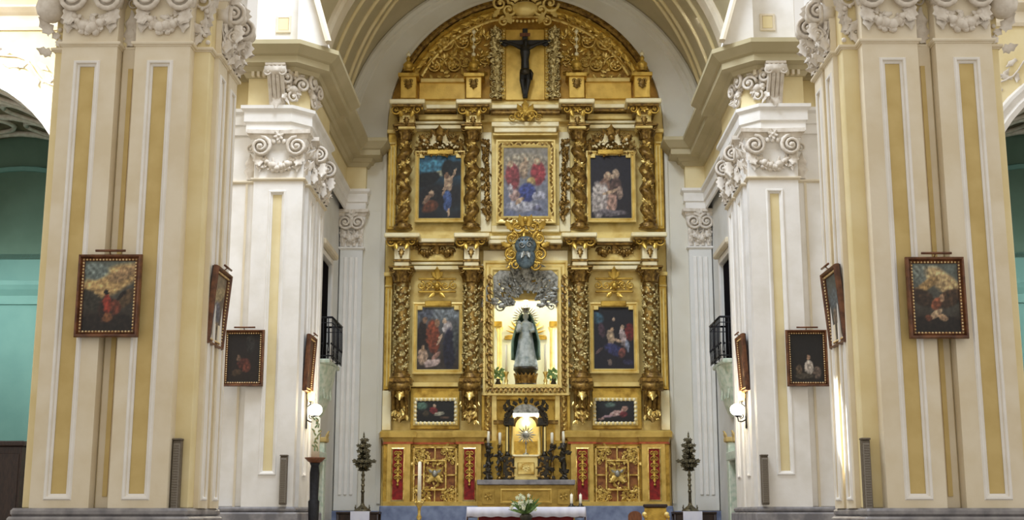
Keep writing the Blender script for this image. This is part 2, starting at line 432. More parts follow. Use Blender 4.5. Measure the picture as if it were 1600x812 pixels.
# side walls of the chancel, each with a balcony doorway and a door below it
XWL = 6.9
def side_wall(name, sx):
    e = empty(name, (sx * XWL, 43, 0), kind='structure')
    q = MB(); t = .5
    def bx(ya, yb, za, zb): q.box(sx * XWL, sx * (XWL + t), ya, yb, za, zb)
    bx(40.12, 40.7, 0, 15.3); bx(40.7, 42.1, 3.35, 5.6); bx(40.7, 41.9, 5.6, 10.3); bx(42.1, YW, 0, 5.6); bx(44.2, YW, 5.6, 10.3); bx(40.7, YW, 10.3, 15.3)
    q.build('wall_face', 'wallwhite', e)
    q = MB(); q.box(sx * (XWL + .42), sx * (XWL + .5), 40.7, 44.4, 0, 10.4); q.build('opening_back', 'darkgap', e)
    # moulded surround of the balcony door
    q = MB(); q.sweep([(41.9, 5.6), (41.9, 10.3), (44.2, 10.3), (44.2, 5.6)], [(0, 0), (0, .05), (.1, .07), (.2, .05), (.2, 0)],
                      lambda u, v, h: (sx * (XWL - h), u, v), side=1); q.build('door_surround', 'white', e)
    q = MB(); q.box(sx * (XWL - .22), sx * XWL, 41.6, 44.5, 10.52, 10.75, .05); q.build('door_hood', 'cream', e)
    return e
side_wall('wall_left', -1); side_wall('wall_right', 1)
# entablature over the chancel piers, running back to the end wall
def entablature(name):
    path = [(-9.2, 36.35), (-8.17, 36.35), (-8.17, 36.0), (-6.95, 36.0), (-6.5, 36.45), (-6.5, 40.1), (-6.72, 40.1), (-6.72, 45.9), (-6.0, 45.9), (-6.0, 46.2)]
    e = empty(name, (-6.5, 41, 12.7), kind='structure')
    for nm, pr, mt in (('architrave', ARCHI, 'white'), ('frieze', FRIEZE, 'yellow'), ('cornice', CORN, 'vault')):  # cornice darker than the crossing piers': its shade is put into the colour
        q = MB(); q.sweep(path, pr, XY, side=-1); q.build(nm, mt, e)
    spots = [(XX(436, 100, 35.95), 35.95, 0), (-8.9, 36.3, 0)]
    for x, y, a in spots:
        q = MB(); M = T(x, y, 14.58, a); console(q, M, .5, 1.15, .5)
        scroll(q, M, -.2, -.2, .17, 1.4, 0, 1, .2, -.5); scroll(q, M, .2, -.2, .17, 1.4, PI, -1, .2, -.5)
        q.build('console', 'stucco', e)
    for k, (x, y, a) in enumerate([(-6.95, 36.0, PI / 5), (-6.5, 36.6, PI / 2.4)]):
        q = MB(); M = T(x, y, 13.55, a); rg = random.Random(k)
        swag(q, M, -.35, .75, .35, .75, .35, .1, 9, -.05, rg); foliage(q, M, -.3, .3, .1, 1.0, 10, .34, rg, -.05); scroll(q, M, -.25, .75, .26, 1.6, 0, 1, .24, -.15); scroll(q, M, .25, .6, .24, 1.6, PI, -1, .24, -.15); scroll(q, M, 0, .2, .2, 1.5, 0, 1, .24, -.1); q.build('corner_garland', 'stucco', e)
    # dentils under the cornice of the pier front
    d = MB(); 
    for k in range(9): d.box(-8.1 + k * .16, -8.02 + k * .16, 35.72, 35.9, 14.36, 14.5)
    tag(d.build('dentil_course', 'cream', e), kind='stuff')
    # attic block above the cornice
    q = MB(); q.box(-8.1, -6.7, 36.1, 40.2, 15.25, 20.5, .02); at_ = q.build('attic_block', 'white', e)
    q = MB(); xa = XX(432, 38, 36.1); xb = XX(455, 38, 36.1); za, zb = ZZ(50, 36.1), ZZ(24, 36.1)
    q.sweep([(xa, za), (xb, za), (xb, zb), (xa, zb)], [(0, 0), (0, .05), (.06, .06), (.1, 0)], lambda u, v, h: (u, 36.1 - h, v), closed=True, side=1)
    q.build('panel_moulding', 'cream', at_)
    q = MB(); q.box(xa + .08, xb - .08, 36.05, 36.09, za + .08, zb - .08); q.build('panel_inset', 'yellow', at_)
    q = MB(); q.poly([(-6.75, 15.25), (-5.85, 15.25), (-6.55, 17.6), (-6.75, 17.6)], 35.6, 36.6); q.build('raking_scroll_block', 'white', at_)
    q = MB(); q.sweep([(-5.85, 15.3), (-6.55, 17.7)], [(-.03, 0), (.12, -.05), (.14, .2), (.05, .3), (-.03, .3)], lambda u, v, h: (u, 35.65 - h, v), side=-1, closedprof=True); q.build('raking_moulding', 'cream', at_)
    return e
en = entablature('trim_1'); 
# vault of the chancel with its ribs
v = MB(); RV = 6.95; ZV = 15.25; vs = []; fs = []; NA, NY = 40, 12
for j in range(NY + 1):
    y = 36.2 + (YW + .1 - 36.2) * j / NY
    for k in range(NA + 1):
        a = PI * k / NA; vs.append((-RV * math.cos(a), y, ZV + RV * math.sin(a)))
for j in range(NY):
    for k in range(NA): fs.append((j * (NA + 1) + k, j * (NA + 1) + k + 1, (j + 1) * (NA + 1) + k + 1, (j + 1) * (NA + 1) + k))
v.add(vs, fs, True); ce = tag(v.build('ceiling', 'vault'), kind='structure')
def vp(a, y, d=0): return (-(RV - d) * math.cos(a), y, ZV + (RV - d) * math.sin(a))
for y in (40.2,):
    q = MB(); q.sweep([( -RV * math.cos(PI * k / 40), ZV + RV * math.sin(PI * k / 40)) for k in range(41)], [(-.02, -.5), (-.02, .5), (.12, .5), (.2, .35), (.2, -.35), (.12, -.5)], lambda u, v_, h: (u, y + h, v_), side=-1, closedprof=True, smooth=False)
    q.build('transverse_rib', 'cream', ce)
for sx in (0, 1):
    for off, ya in ((0, 46.0), (.0, 45.2), (.0, 43.6), (0, 42.0)):
        q = MB(); pts = []
        for k in range(25):
            t = k / 24; a = .02 + t * (PI / 2 - .02); a = PI - a if sx else a
            pts.append(vp(a, ya - (ya - 40.6) * (t ** 1.6), .03))
        q.tube(pts, .075, 6); q.build('groin_rib', 'yellow', ce)
q = MB(); q.sweep([(-(RV - .02) * math.cos(PI * k / 40), ZV + (RV - .02) * math.sin(PI * k / 40)) for k in range(41)], [(0, 0), (0, .18), (.1, .22), (.22, .18), (.26, .08), (.4, .06), (.45, 0)], lambda u, v_, h: (u, YW - h, v_), side=-1)
q.build('wall_arch_moulding', 'beige', wb)
q = MB(); q.sweep([(-RA - .12, 2)] + [(p[0] * (RA + .12) / RA, ZS + (p[1] - ZS) * (RA + .12) / RA) for p in ap] + [(RA + .12, 2)], [(0, 0), (0, .05), (.12, .05), (.12, 0)], lambda u, v_, h: (u, YW - h, v_), side=-1)
q.build('recess_edge', 'beige', wb)
# ---------------------------------------------------------------- piers
def pier_near():
    Y0 = 25.0; YB = 25.35; by = 790
    z0 = 1.78
    xo = XX(34, by, YB); xi = XX(294, by, YB)
    xa0, xa1 = XX(45, by, Y0), XX(138, by, Y0); xb0, xb1 = XX(168, by, Y0), XX(260, by, Y0)
    e = empty('crossing_pier', ((xo + xi) / 2, 26.6, 0), 'tall cream and ochre crossing pier carrying the painting of a red-robed figure under golden clouds', 'pier')
    q = MB(); q.box(xo, xi, YB, 27.55, z0, 18, .02); core = q.build('shaft', 'yellow', e)
    q = MB(); q.box(xo - .1, xi + .15, Y0 - .15, 27.65, 0, 1.62, .04); q.box(xo - .06, xi + .1, Y0 - .1, 27.65, 1.62, z0, .05); q.build('plinth', 'marble', e)
    iz0 = ZZ(775, Y0); iz1 = ZZ(97, Y0)
    for xs, xe in ((xa0, xa1), (xb0, xb1)):
        M = T((xs + xe) / 2, YB, 0)
        pilaster(M, xe - xs, z0, ZC, .35, .40, iz0, iz1, e, ioff=-.04)
        capital(T((xs + xe) / 2, YB, ZC), xe - xs, 1.44, .37, e, random.Random(int(xs * 10)), 0, True)
    xg = (xa1 + xb0) / 2
    q = MB(); q.box(xg - .16, xg + .16, YB - .06, YB, z0, ZC, .01); g = q.build('groove_strip', 'cream', e)
    q = MB(); q.box(xg - .02, xg + .07, YB - .09, YB - .05, iz0, iz1 - .02); q.build('panel_inset', 'ochre', g)
    q = MB(); M = T(xg, YB, ZC); leaf(q, M, 0, 0, .05, PI / 2, .8, .34, .25); leaf(q, M, 0, 0, .05, PI / 2, .4, .34, .5); scroll(q, M, 0, 1.0, .15, 1.5); q.build('groove_leaf', 'stucco', e)
    # corner strip leaves
    xs = (xb1 + xi) / 2; q = MB(); M = T(xs, YB, ZC); foliage(q, M, -.16, .16, .05, .9, 12, .3, random.Random(4), 0, True, PI / 2)
    scroll(q, M, 0, 1.05, .24, 1.7, 0, 1); q.build('corner_leaves', 'stucco', e)
    xs = (xo + xa0) / 2; q = MB(); M = T(xs, YB, ZC); foliage(q, M, -.12, .1, .0, .8, 10, .26, random.Random(5), 0, True, PI / 2)
    leaf(q, M, -.2, 0, -.1, PI * .9, .35, .2, .3); leaf(q, M, -.2, -.1, .3, PI * .7, .45, .25, .6)
    q.ball((-.22, -.2, .85), .3, 9, 6, (1, 1, 1.1), M); q.build('corner_leaves', 'stucco', e)
    # inner side: two pilasters side by side facing the nave axis
    sx = xi
    for ya, yb in ((25.72, 26.48), (26.68, 27.44)):
        M = T(sx, (ya + yb) / 2, 0, PI / 2)
        pilaster(M, yb - ya, z0, ZC, .1, .3, iz0, iz1, e)
        capital(T(sx, (ya + yb) / 2, ZC, PI / 2), yb - ya, 1.44, .14, e, random.Random(int(ya)), 3, True)
        q = MB(); M = T(sx + .36, ya + .1, ZC); scroll(q, M, 0, .95, .25, 1.9, PI / 2, -1, .2, 0, 26, 7); q.tube([(0, .02, .95), (0, .3, .95)], .21, 12, M)
        scroll(q, M, .02, .45, .17, 1.5, PI / 2, -1, .22); leaf(q, M, .1, 0, .7, -PI / 2, .5, .26, .5); leaf(q, M, -.12, 0, .5, -PI / 2, .5, .24, .4); leaf(q, M, .0, -.05, 1.15, PI / 2, .4, .3, .5)
        foliage(q, M, -.26, .08, -.02, .75, 12, .22, random.Random(int(ya * 7)), .1); q.build('side_volute', 'stucco', e)
    path = [(xo, 27), (xo, YB), (xa0, YB), (xa0, Y0), (xa1, Y0), (xa1, YB), (xb0, YB), (xb0, Y0), (xb1, Y0), (xb1, YB), (sx, YB), (sx, 25.72), (sx + .1, 25.72), (sx + .1, 26.48), (sx, 26.48), (sx, 26.68), (sx + .1, 26.68), (sx + .1, 27.44), (sx, 27.44), (sx, 27.55)]
    q = MB(); q.sweep(path, [(a, ZC + b) for a, b in ASTR], XY, side=-1); q.build('astragal', 'cream', e)
    path = [(xo, 27.5), (xo, Y0), (sx + .1, Y0), (sx + .1, 27.55)]
    for nm, pr, mt in (('architrave', ARCHI, 'white'), ('frieze', FRIEZE, 'yellow'), ('cornice', CORN, 'cream')):
        q = MB(); q.sweep(path, pr, XY, side=-1); q.build(nm, mt, e)
    return e
def pier_far():
    Y0 = 36.0; YB = 36.35; by = 785; z0 = 1.85
    e = empty('chancel_pier', (-7.6, 38, 0), 'daylight-whitened cream and ochre chancel pier beside the paschal candle stand', 'pier')
    xi = -6.62; xo = -9.2
    q = MB(); q.box(xo, xi, YB, 40.1, z0, 15.3, .02); q.build('shaft', 'white', e)  # same cream and ochre as the crossing piers, strong daylight put into the colours
    q = MB(); q.box(xo, -6.35, Y0 - .15, 40.2, 0, 1.7, .04); q.box(xo, -6.42, Y0 - .08, 40.15, 1.7, z0, .05); q.build('plinth', 'marble', e)
    xs, xe = XX(376, by, Y0), XX(457, by, Y0)
    iz0 = ZZ(738, Y0); iz1 = ZZ(300, Y0)
    M = T((xs + xe) / 2, YB, 0)
    pilaster(M, xe - xs, z0, ZC, .35, .36, iz0, iz1, e, fm='white', im='yellow', ioff=-.02)
    capital(T((xs + xe) / 2, YB, ZC), xe - xs, 1.44, .37, e, random.Random(11), 0, True, mbell='white')
    q = MB(); q.box(xs - .3, xs - .24, YB - .03, YB, z0, ZC); q.build('groove_strip', 'cream', e)
    q = MB(); M = T(xs - .18, YB, ZC); leaf(q, M, 0, 0, .05, PI / 2, .8, .34, .25); scroll(q, M, 0, 1.0, .16, 1.5); q.build('groove_leaf', 'stucco', e)
    q = MB(); M = T((xe + xi) / 2, YB - .1, ZC, PI / 5); foliage(q, M, -.2, .2, .05, 1.1, 16, .34, random.Random(14), 0, True, PI / 2); scroll(q, M, 0, 1.0, .25, 1.7); q.build('corner_leaves', 'stucco', e)
    for ya, yb in ((36.75, 38.1), (38.45, 39.8)):
        M = T(xi, (ya + yb) / 2, 0, PI / 2)
        pilaster(M, yb - ya, z0, ZC, .14, .4, iz0, iz1, e, fm='white', im='yellow')
        capital(T(xi, (ya + yb) / 2, ZC, PI / 2), yb - ya, 1.44, .2, e, random.Random(int(ya * 3)), 3, True, mbell='white')
        q = MB(); M = T(xi + .42, ya + .1, ZC); scroll(q, M, 0, .95, .25, 1.9, PI / 2, -1, .2, 0, 26, 7); q.tube([(0, .02, .95), (0, .3, .95)], .21, 12, M)
        leaf(q, M, .1, 0, .7, -PI / 2, .5, .26, .5); leaf(q, M, -.12, 0, .5, -PI / 2, .5, .24, .4); foliage(q, M, -.26, .08, -.02, .8, 12, .24, random.Random(int(ya * 7)), .1); q.build('side_volute', 'stucco', e)
    path = [(xo, YB), (xs, YB), (xs, Y0), (xe, Y0), (xe, YB), (xi, YB), (xi, 36.75), (xi + .14, 36.75), (xi + .14, 38.1), (xi, 38.1), (xi, 38.45), (xi + .14, 38.45), (xi + .14, 39.8), (xi, 39.8), (xi, 40.1)]
    q = MB(); q.sweep(path, [(a, ZC + b) for a, b in ASTR], XY, side=-1); q.build('astragal', 'cream', e)
    return e
pn = pier_near(); pf = pier_far()
# ---------------------------------------------------------------- transept wall with the arch to the side chapel
YT = 37.0
def transept(name):
    e = empty(name, (-15, YT, 0), kind='structure')
    cx = XX(-122, 330, YT); cz = ZZ(330, YT); r = abs(XX(85, 200, YT) - cx) / .848 - .05
    q = MB(); N = 28
    pts = [(cx + r * math.cos(PI * k / N), cz + r * math.sin(PI * k / N)) for k in range(N + 1)]
    for k in range(N):
        a, b = pts[k], pts[k + 1]; q.poly([a, b, (b[0], 24), (a[0], 24)], YT, YT + .8)
    q.box(cx + r, -9.22, YT, YT + .8, 0, 24); q.box(-27, cx - r, YT, YT + .8, 0, 24)
    q.build('wall_face', 'yellow', e)
    path = [(cx + r, 0.5)] + pts + [(cx - r, 0.5)]
    q = MB(); q.sweep(path, [(-.03, -.3), (-.03, .1), (.12, .14), (.2, .08), (.32, .08), (.36, .16), (.46, .16), (.52, 0)], lambda u, v_, h: (u, YT - h, v_), side=-1)
    q.build('arch_moulding', 'white', e)
    zc = ZZ(40, YT)
    q = MB(); q.sweep([(-27, YT), (-9.25, YT)], [(0, zc - .1), (.06, zc - .1), (.1, zc), (.1, zc + .35), (.2, zc + .42), (.34, zc + .55), (.34, zc + .62), (0, zc + .66)], XY, side=-1); q.build('string_course', 'cream', e)
    q = MB(); rg = random.Random(21); M = T(cx, YT, cz)
    for k in range(22):
        a = .35 + k * .045; rr = r + .95 + rg.uniform(-.2, .3)
        leaf(q, M, rr * math.cos(a), 0, rr * math.sin(a), rg.uniform(0, 6.3), rg.uniform(.3, .55), .16, .3, 2, 5)
    pts2 = [((r + 1.0 + .12 * math.sin(k)) * math.cos(.35 + k * .05), -.04, (r + 1.0 + .12 * math.sin(k)) * math.sin(.35 + k * .05)) for k in range(20)]
    q.tube(pts2, .03, 5, M); q.build('stucco_spray', 'golddark' if False else 'stucco', e)
    # the chapel beyond the arch
    c = empty(name + '_chapel', (cx, 41, 0), kind='structure')
    q = MB(); q.box(cx - r - 1, cx + r + 1, 44.2, 44.5, 0, cz + .2); q.build('wall_face', 'teal', c)
    R2 = r + .1; YK = 44.2
    q = MB(); q.poly([(cx - R2, cz + .2)] + [(cx - R2 * math.cos(PI * k / N), cz + R2 * math.sin(PI * k / N)) for k in range(N + 1)] + [(cx + R2, cz + .2)], YK, YK + .3); q.build('lunette', 'tealdark', c)
    q = MB(); vs = []; fs = []
    for j in range(7):
        y = YT + .7 + (YK - YT - .7) * j / 6
        for k in range(N + 1): vs.append((cx - R2 * math.cos(PI * k / N), y, cz + R2 * math.sin(PI * k / N)))
    for j in range(6):
        for k in range(N): fs.append((j * (N + 1) + k, j * (N + 1) + k + 1, (j + 1) * (N + 1) + k + 1, (j + 1) * (N + 1) + k))
    q.add(vs, fs, True); va = q.build('vault', 'vaultgrey', c)
    q = MB(); q.box(cx + R2, cx + R2 + .2, YT + .8, YK, 0, cz); q.box(cx - R2 - .2, cx - R2, YT + .8, YK, 0, cz); q.build('wall_side', 'teal', c)
    # coffer ovals and bands under the chapel vault
    def vv(a, y): return (cx + (R2 - .06) * math.cos(a), y, cz + (R2 - .06) * math.sin(a))
    for y0 in (38.6, 40.6, 42.6):
        for a0 in (.35, .8, 1.25, 1.7):
            q = MB(); q.tube([vv(a0 + .17 * math.cos(t * 2 * PI / 20), y0 + .75 * math.sin(t * 2 * PI / 20)) for t in range(21)], .09, 5); q.build('coffer_ring', 'stucco', va)
    for y0 in (38.0 - .2, 39.6, 41.6, 43.6):
        q = MB(); q.tube([vv(.0 + 2.2 * t / 20, y0) for t in range(21)], .12, 5); q.build('vault_band', 'stucco', va)
    for z_, hh in ((ZZ(470, YK), .35),):
        q = MB(); q.sweep([(cx - R2, YK), (cx + R2, YK)], [(0, z_ - .1), (.1, z_ - .1), (.12, z_ + .2), (.3, z_ + .4), (.4, z_ + .55), (.4, z_ + .7), (0, z_ + .75)], XY, side=-1); q.build('cornice', 'teal', c)
    q = MB(); q.sweep([(cx + (R2 - .25) * math.cos(PI * k / N), cz - .3 + (R2 - 1.0) * math.sin(PI * k / N)) for k in range(N + 1)], [(0, 0), (0, .1), (.15, .12), (.2, 0)], lambda u, v_, h: (u, YK - h, v_), side=-1); q.build('lunette_moulding', 'teal', c)
    return e, c
tl, tc_ = transept('wall_transept')
area('chapel_window_light', (XX(-122, 330, YT) - 1.5, 40.3, 9.5), (XX(-122, 330, YT) + 2.5, 44, 4), 1.0, 170, (0.9, 1.0, 0.98))  # added area light standing for the chapel's unseen side window
cm = childmap()
mirror(eb, cmap=cm); mirror(en, cmap=cm).name = 'trim_2'
mirror(pn, 'tall cream and ochre crossing pier carrying the painting of pale figures on a dark hillside', cm)
mirror(pf, 'daylight-whitened cream and ochre chancel pier whose wall lamp has no candle stand below', cm)
mirror(tl, cmap=cm); mirror(tc_, cmap=cm)
area('chapel_window_light_twin', (-(XX(-122, 330, YT) - 1.5), 40.3, 9.5), (-(XX(-122, 330, YT) + 2.5), 44, 4), 1.0, 140, (0.9, 1.0, 0.98))  # same added window light for the opposite chapel
# ================================================================ the gilded altarpiece
YB = 46.36
ret = empty('altarpiece', (0, YB, PRE), 'towering gilded three-tier altarpiece with twisted columns filling the arched end wall', 'altarpiece')
def rp(name, x0, y0, x1, y1, Yf, dep, m_='gold', b=.015, mir=True, parent=ret):
    p0 = P(x0, y1, Yf); p1 = P(x1, y0, Yf); yc = (y0 + y1) / 2
    q = MB(); q.box(XX(x0, yc, Yf), XX(x1, yc, Yf), Yf, Yf + dep, p0.z, p1.z, b)
    o = q.build(name, m_, parent)
    return o, (mirror(o) if mir else None)
def rc(name, x0, y0, y1, Yf, dep, m_='gold', b=.015, parent=ret):     # spans the axis
    xa = XX(x0, (y0 + y1) / 2, Yf); q = MB(); q.box(xa, -xa, Yf, Yf + dep, ZZ(y1, Yf), ZZ(y0, Yf), b)
    return q.build(name, m_, parent)
def mm(o): return mirror(o)
def orn(name, m_, fn, parent=ret, mir=True):
    q = MB(); fn(q); o = q.build(name, m_, parent)
    if mir: mirror(o)
    return o
XR = 5.3
zN0, zN1 = ZZ(602, YB), ZZ(468, YB); xN = abs(XX(771, 540, YB))
# back panels around the statue's niche
for nm, x0, x1, z0, z1, mt in (('back_panel', -XR, -xN, 1.9, ZZ(366, YB), 'goldpale'), ('back_panel', xN, XR, 1.9, ZZ(366, YB), 'goldpale'),
                               ('back_panel', -xN, xN, 1.9, zN0, 'gold'), ('back_panel', -xN, xN, zN1, ZZ(366, YB), 'goldpale'),
                               ('back_panel', -XR, XR, ZZ(366, YB), ZZ(156, YB), 'goldpale')):
    q = MB(); q.box(x0, x1, YB, YB + .3, z0, z1); q.build(nm, mt, ret)
zA = ZZ(156, YB)
q = MB(); q.poly([(-XR, zA)] + archpts(XR, ZS + .6, 40)[0:] + [(XR, zA)] if zA < ZS + .6 else [(-XR, zA)] + [p for p in archpts(XR, ZS, 60) if p[1] > zA] + [(XR, zA)], YB, YB + .3); q.build('attic_panel', 'goldattic', ret)
# arch bands
for r0, prof, mt in ((5.2, [(0, 0), (0, .25), (-.12, .28), (-.2, .2), (-.2, 0)], 'golddark'), (4.95, [(0, 0), (0, .16), (-.1, .18), (-.14, .1), (-.3, .1), (-.34, 0)], 'gold'), (4.55, [(0, 0), (0, .1), (-.08, .14), (-.14, .1), (-.14, 0)], 'goldbright')):
    a0 = math.asin(max(0.0, (ZZ(118, YB) - ZS)) / r0)
    q = MB(); n = 44; q.sweep([(-r0 * math.cos(a0 + (PI - 2 * a0) * k / n), ZS + r0 * math.sin(a0 + (PI - 2 * a0) * k / n)) for k in range(n + 1)], prof, lambda u, v_, h: (u, YB - h, v_), side=1)
    q.build('arch_band', mt, ret)
for k in range(30):
    a = .32 + k * (PI - .64) / 29
    def fn(q, a=a): leaf(q, T(4.76 * math.cos(a), YB - .12, ZS + 4.76 * math.sin(a)), 0, 0, 0, a + PI / 2, .34, .2, .3, 2, 5)
    orn('arch_leaf', 'gold', fn, mir=False)
# marble base and predella
rc('marble_base', 592, 790, 835, 45.05, 1.4, 'bluemarble', .03)
rc('predella_core', 598, 688, 792, 45.75, .6, 'gold')
rc('base_moulding', 597, 783, 791, 45.35, .5, 'goldmid')
for x0, x1, r0, r1 in ((604, 641, 613, 630), (716, 752, 725, 742)):
    ped, _ = rp('pedestal', x0, 690, x1, 786, 45.4, .6, 'goldmid', mir=False)
    o, _ = rp('red_panel', r0, 701, r1, 781, 45.38, .06, 'red', 0, False, ped)
    def fn(q):
        xa, xb = XX(r0 - 2, 740, 45.38), XX(r1 + 2, 740, 45.38); za, zb = ZZ(783, 45.38), ZZ(699, 45.38)
        q.sweep([(xa, za), (xb, za), (xb, zb), (xa, zb)], [(0, 0), (0, .04), (.04, .06), (.07, 0)], lambda u, v_, h: (u, 45.4 - h, v_), closed=True)
    orn('panel_moulding', 'goldbright', fn, ped, False)
    def fn(q):
        rg = random.Random(x0); xm = XX((r0 + r1) / 2, 740, 45.36); 
        for py in (708, 717, 727, 737, 746):
            M = T(xm, 45.37, ZZ(py, 45.37)); scroll(q, M, -.07, 0, .085, 1.3, 0, 1, .22); scroll(q, M, .07, 0, .085, 1.3, PI, -1, .22); leaf(q, M, 0, 0, 0, -PI / 2, .2, .1, .4, 2, 5)
        q.ball((xm, 45.34, ZZ(757, 45.37)), .05, 7, 5)
    orn('carved_drop', 'gold', fn, ped, False)
    mirror(ped)
# carved doors of the predella
dr, _ = rp('carved_door', 645, 697, 714, 787, 45.66, .12, 'redground', 0, False)
def fn(q):
    xa, xb = XX(645, 740, 45.62), XX(714, 740, 45.62); za, zb = ZZ(787, 45.62), ZZ(697, 45.62); xm = (xa + xb) / 2; zm = (za + zb) / 2
    t = .07
    for a, b, c, d in ((xa, xb, za, za + t), (xa, xb, zb - t, zb), (xa, xa + t, za, zb), (xb - t, xb, za, zb)): q.box(a, b, 45.58, 45.68, c, d, .015)
    hw = (xb - xa) * .27; hz = (zb - za) * .27
    for a, b, c, d in ((xm - hw, xm + hw, zm - hz, zm - hz + t), (xm - hw, xm + hw, zm + hz - t, zm + hz), (xm - hw, xm - hw + t, zm - hz, zm + hz), (xm + hw - t, xm + hw, zm - hz, zm + hz)): q.box(a, b, 45.57, 45.68, c, d, .015)
    for a, b, c, d in ((xm - t * .4, xm + t * .4, zm + hz, zb), (xm - t * .4, xm + t * .4, za, zm - hz), (xa, xm - hw, zm - t * .4, zm + t * .4), (xm + hw, xb, zm - t * .4, zm + t * .4)): q.box(a, b, 45.58, 45.68, c, d, .015)
orn('lattice_frame', 'goldbright', fn, dr, False)
xa, xb = XX(645, 740, 45.64), XX(714, 740, 45.64); za, zb = ZZ(787, 45.64), ZZ(697, 45.64); xm = (xa + xb) / 2; zm = (za + zb) / 2
for sx in (-1, 1):
    for sz in (-1, 1):
        def fn(q):
            rg = random.Random(sx + 3 * sz); cx = xm + sx * (xb - xa) * .34; cz = zm + sz * (zb - za) * .36
            M = T(cx, 45.65, cz)
            acanthus_scroll(q, M, 0, 0, .17, PI / 2, sx * sz); scroll(q, M, -sx * .26, sz * .06, .1, 1.3, 0, sx); scroll(q, M, sx * .1, -sz * .3, .1, 1.3, 0, sz)
            foliage(q, M, -.3, .3, -.32, .28, 34, .17, rg)
        orn('carved_scroll', 'goldmid', fn, dr, False)
def fn(q):
    M = T(xm, 45.62, zm); rosette(q, M, 0, 0, .26, 8); 
    for sx in (-1, 1): leaf(q, M, sx * .05, -.05, .05, PI / 2 - sx * .9, .36, .2, .4); leaf(q, M, sx * .05, -.05, -.05, -PI / 2 + sx * .8, .33, .18, .4); scroll(q, M, sx * .2, -.2, .1, 1.3)
    foliage(q, M, -.36, .36, -.5, .5, 34, .16, random.Random(66), .04)
orn('medallion', 'goldmid', fn, dr, False)
def fn(q):
    M = T(xm, 45.55, zm); q.ball((0, 0, .05), .11, 9, 7, (1, .6, 1.15), M)
    for sx in (-1, 1): leaf(q, M, sx * .07, 0, .08, PI / 2 - sx * 1.0, .2, .14, .3, 2, 5)
orn('cherub_head', 'silver', fn, dr, False)
mirror(dr)
# predella cornice with breaks, one run on each side of the tabernacle
def cornice(name, pts, prof, mt):           # pts: (px, py, Y)
    path = [(XX(px, py, Y), Y) for px, py, Y in pts]
    q = MB(); q.sweep(path, prof, XY, side=-1); o = q.build(name, mt, ret); mirror(o); return o
def zprof(*ls): return [(o, z) for o, z in ls]
zc0, zc1 = ZZ(690, 45.4), ZZ(672, 45.3)
h = zc1 - zc0
cornice('predella_cornice', [(600, 680, YB), (602, 680, 45.45), (642, 680, 45.45), (642, 680, 45.7), (715, 680, 45.7), (715, 680, 45.45), (753, 680, 45.45), (753, 680, YB)],
        [(0, zc0), (.05, zc0), (.1, zc0 + h * .35), (.18, zc0 + h * .4), (.2, zc0 + h * .85), (.14, zc1), (0, zc1)], 'goldmid')
cornice('red_fillet', [(600, 692, YB), (602, 692, 45.45), (642, 692, 45.45), (642, 692, 45.7), (715, 692, 45.7), (715, 692, 45.45), (753, 692, 45.45), (753, 692, YB)],
        [(0, zc0 - .07), (.07, zc0 - .07), (.07, zc0), (0, zc0)], 'redline')
# column corbels of the lower tier
for xc in (625, 734):
    def fn(q):
        M = T(XX(xc, 630, 45.7), 45.75, ZZ(598, 45.75)); console(q, M, .62, 1.35, .42)
    o = orn('corbel', 'golddark', fn, mir=False)
    def fn(q):
        M = T(XX(xc, 630, 45.5), 45.45, ZZ(598, 45.45)); rg = random.Random(xc)
        scroll(q, M, -.24, -.2, .17, 1.5, 0, 1, .2); scroll(q, M, .24, -.2, .17, 1.5, PI, -1, .2); leaf(q, M, 0, -.05, -.1, -PI / 2, .6, .36, .5)
        M2 = T(XX(xc, 630, 45.6), 45.62, ZZ(598, 45.62)); foliage(q, M2, -.24, .24, -1.35, -.6, 14, .22, rg, 0, True, -PI / 2); rosette(q, M2, 0, -1.15, .2)
    orn('carved_leaves', 'goldbright', fn, o, False)
    mirror(o)
    rp('column_plinth', xc - 15, 590, xc + 18, 600, 45.45, .9, 'golddark')
rp('end_panel', 597, 610, 611, 672, 45.9, .4, 'goldwhite')
rp('tier_moulding', 641, 597, 716, 604, 45.95, .4, 'goldpale')
rp('tier_panel', 641, 606, 718, 670, 46.1, .2, 'gold')
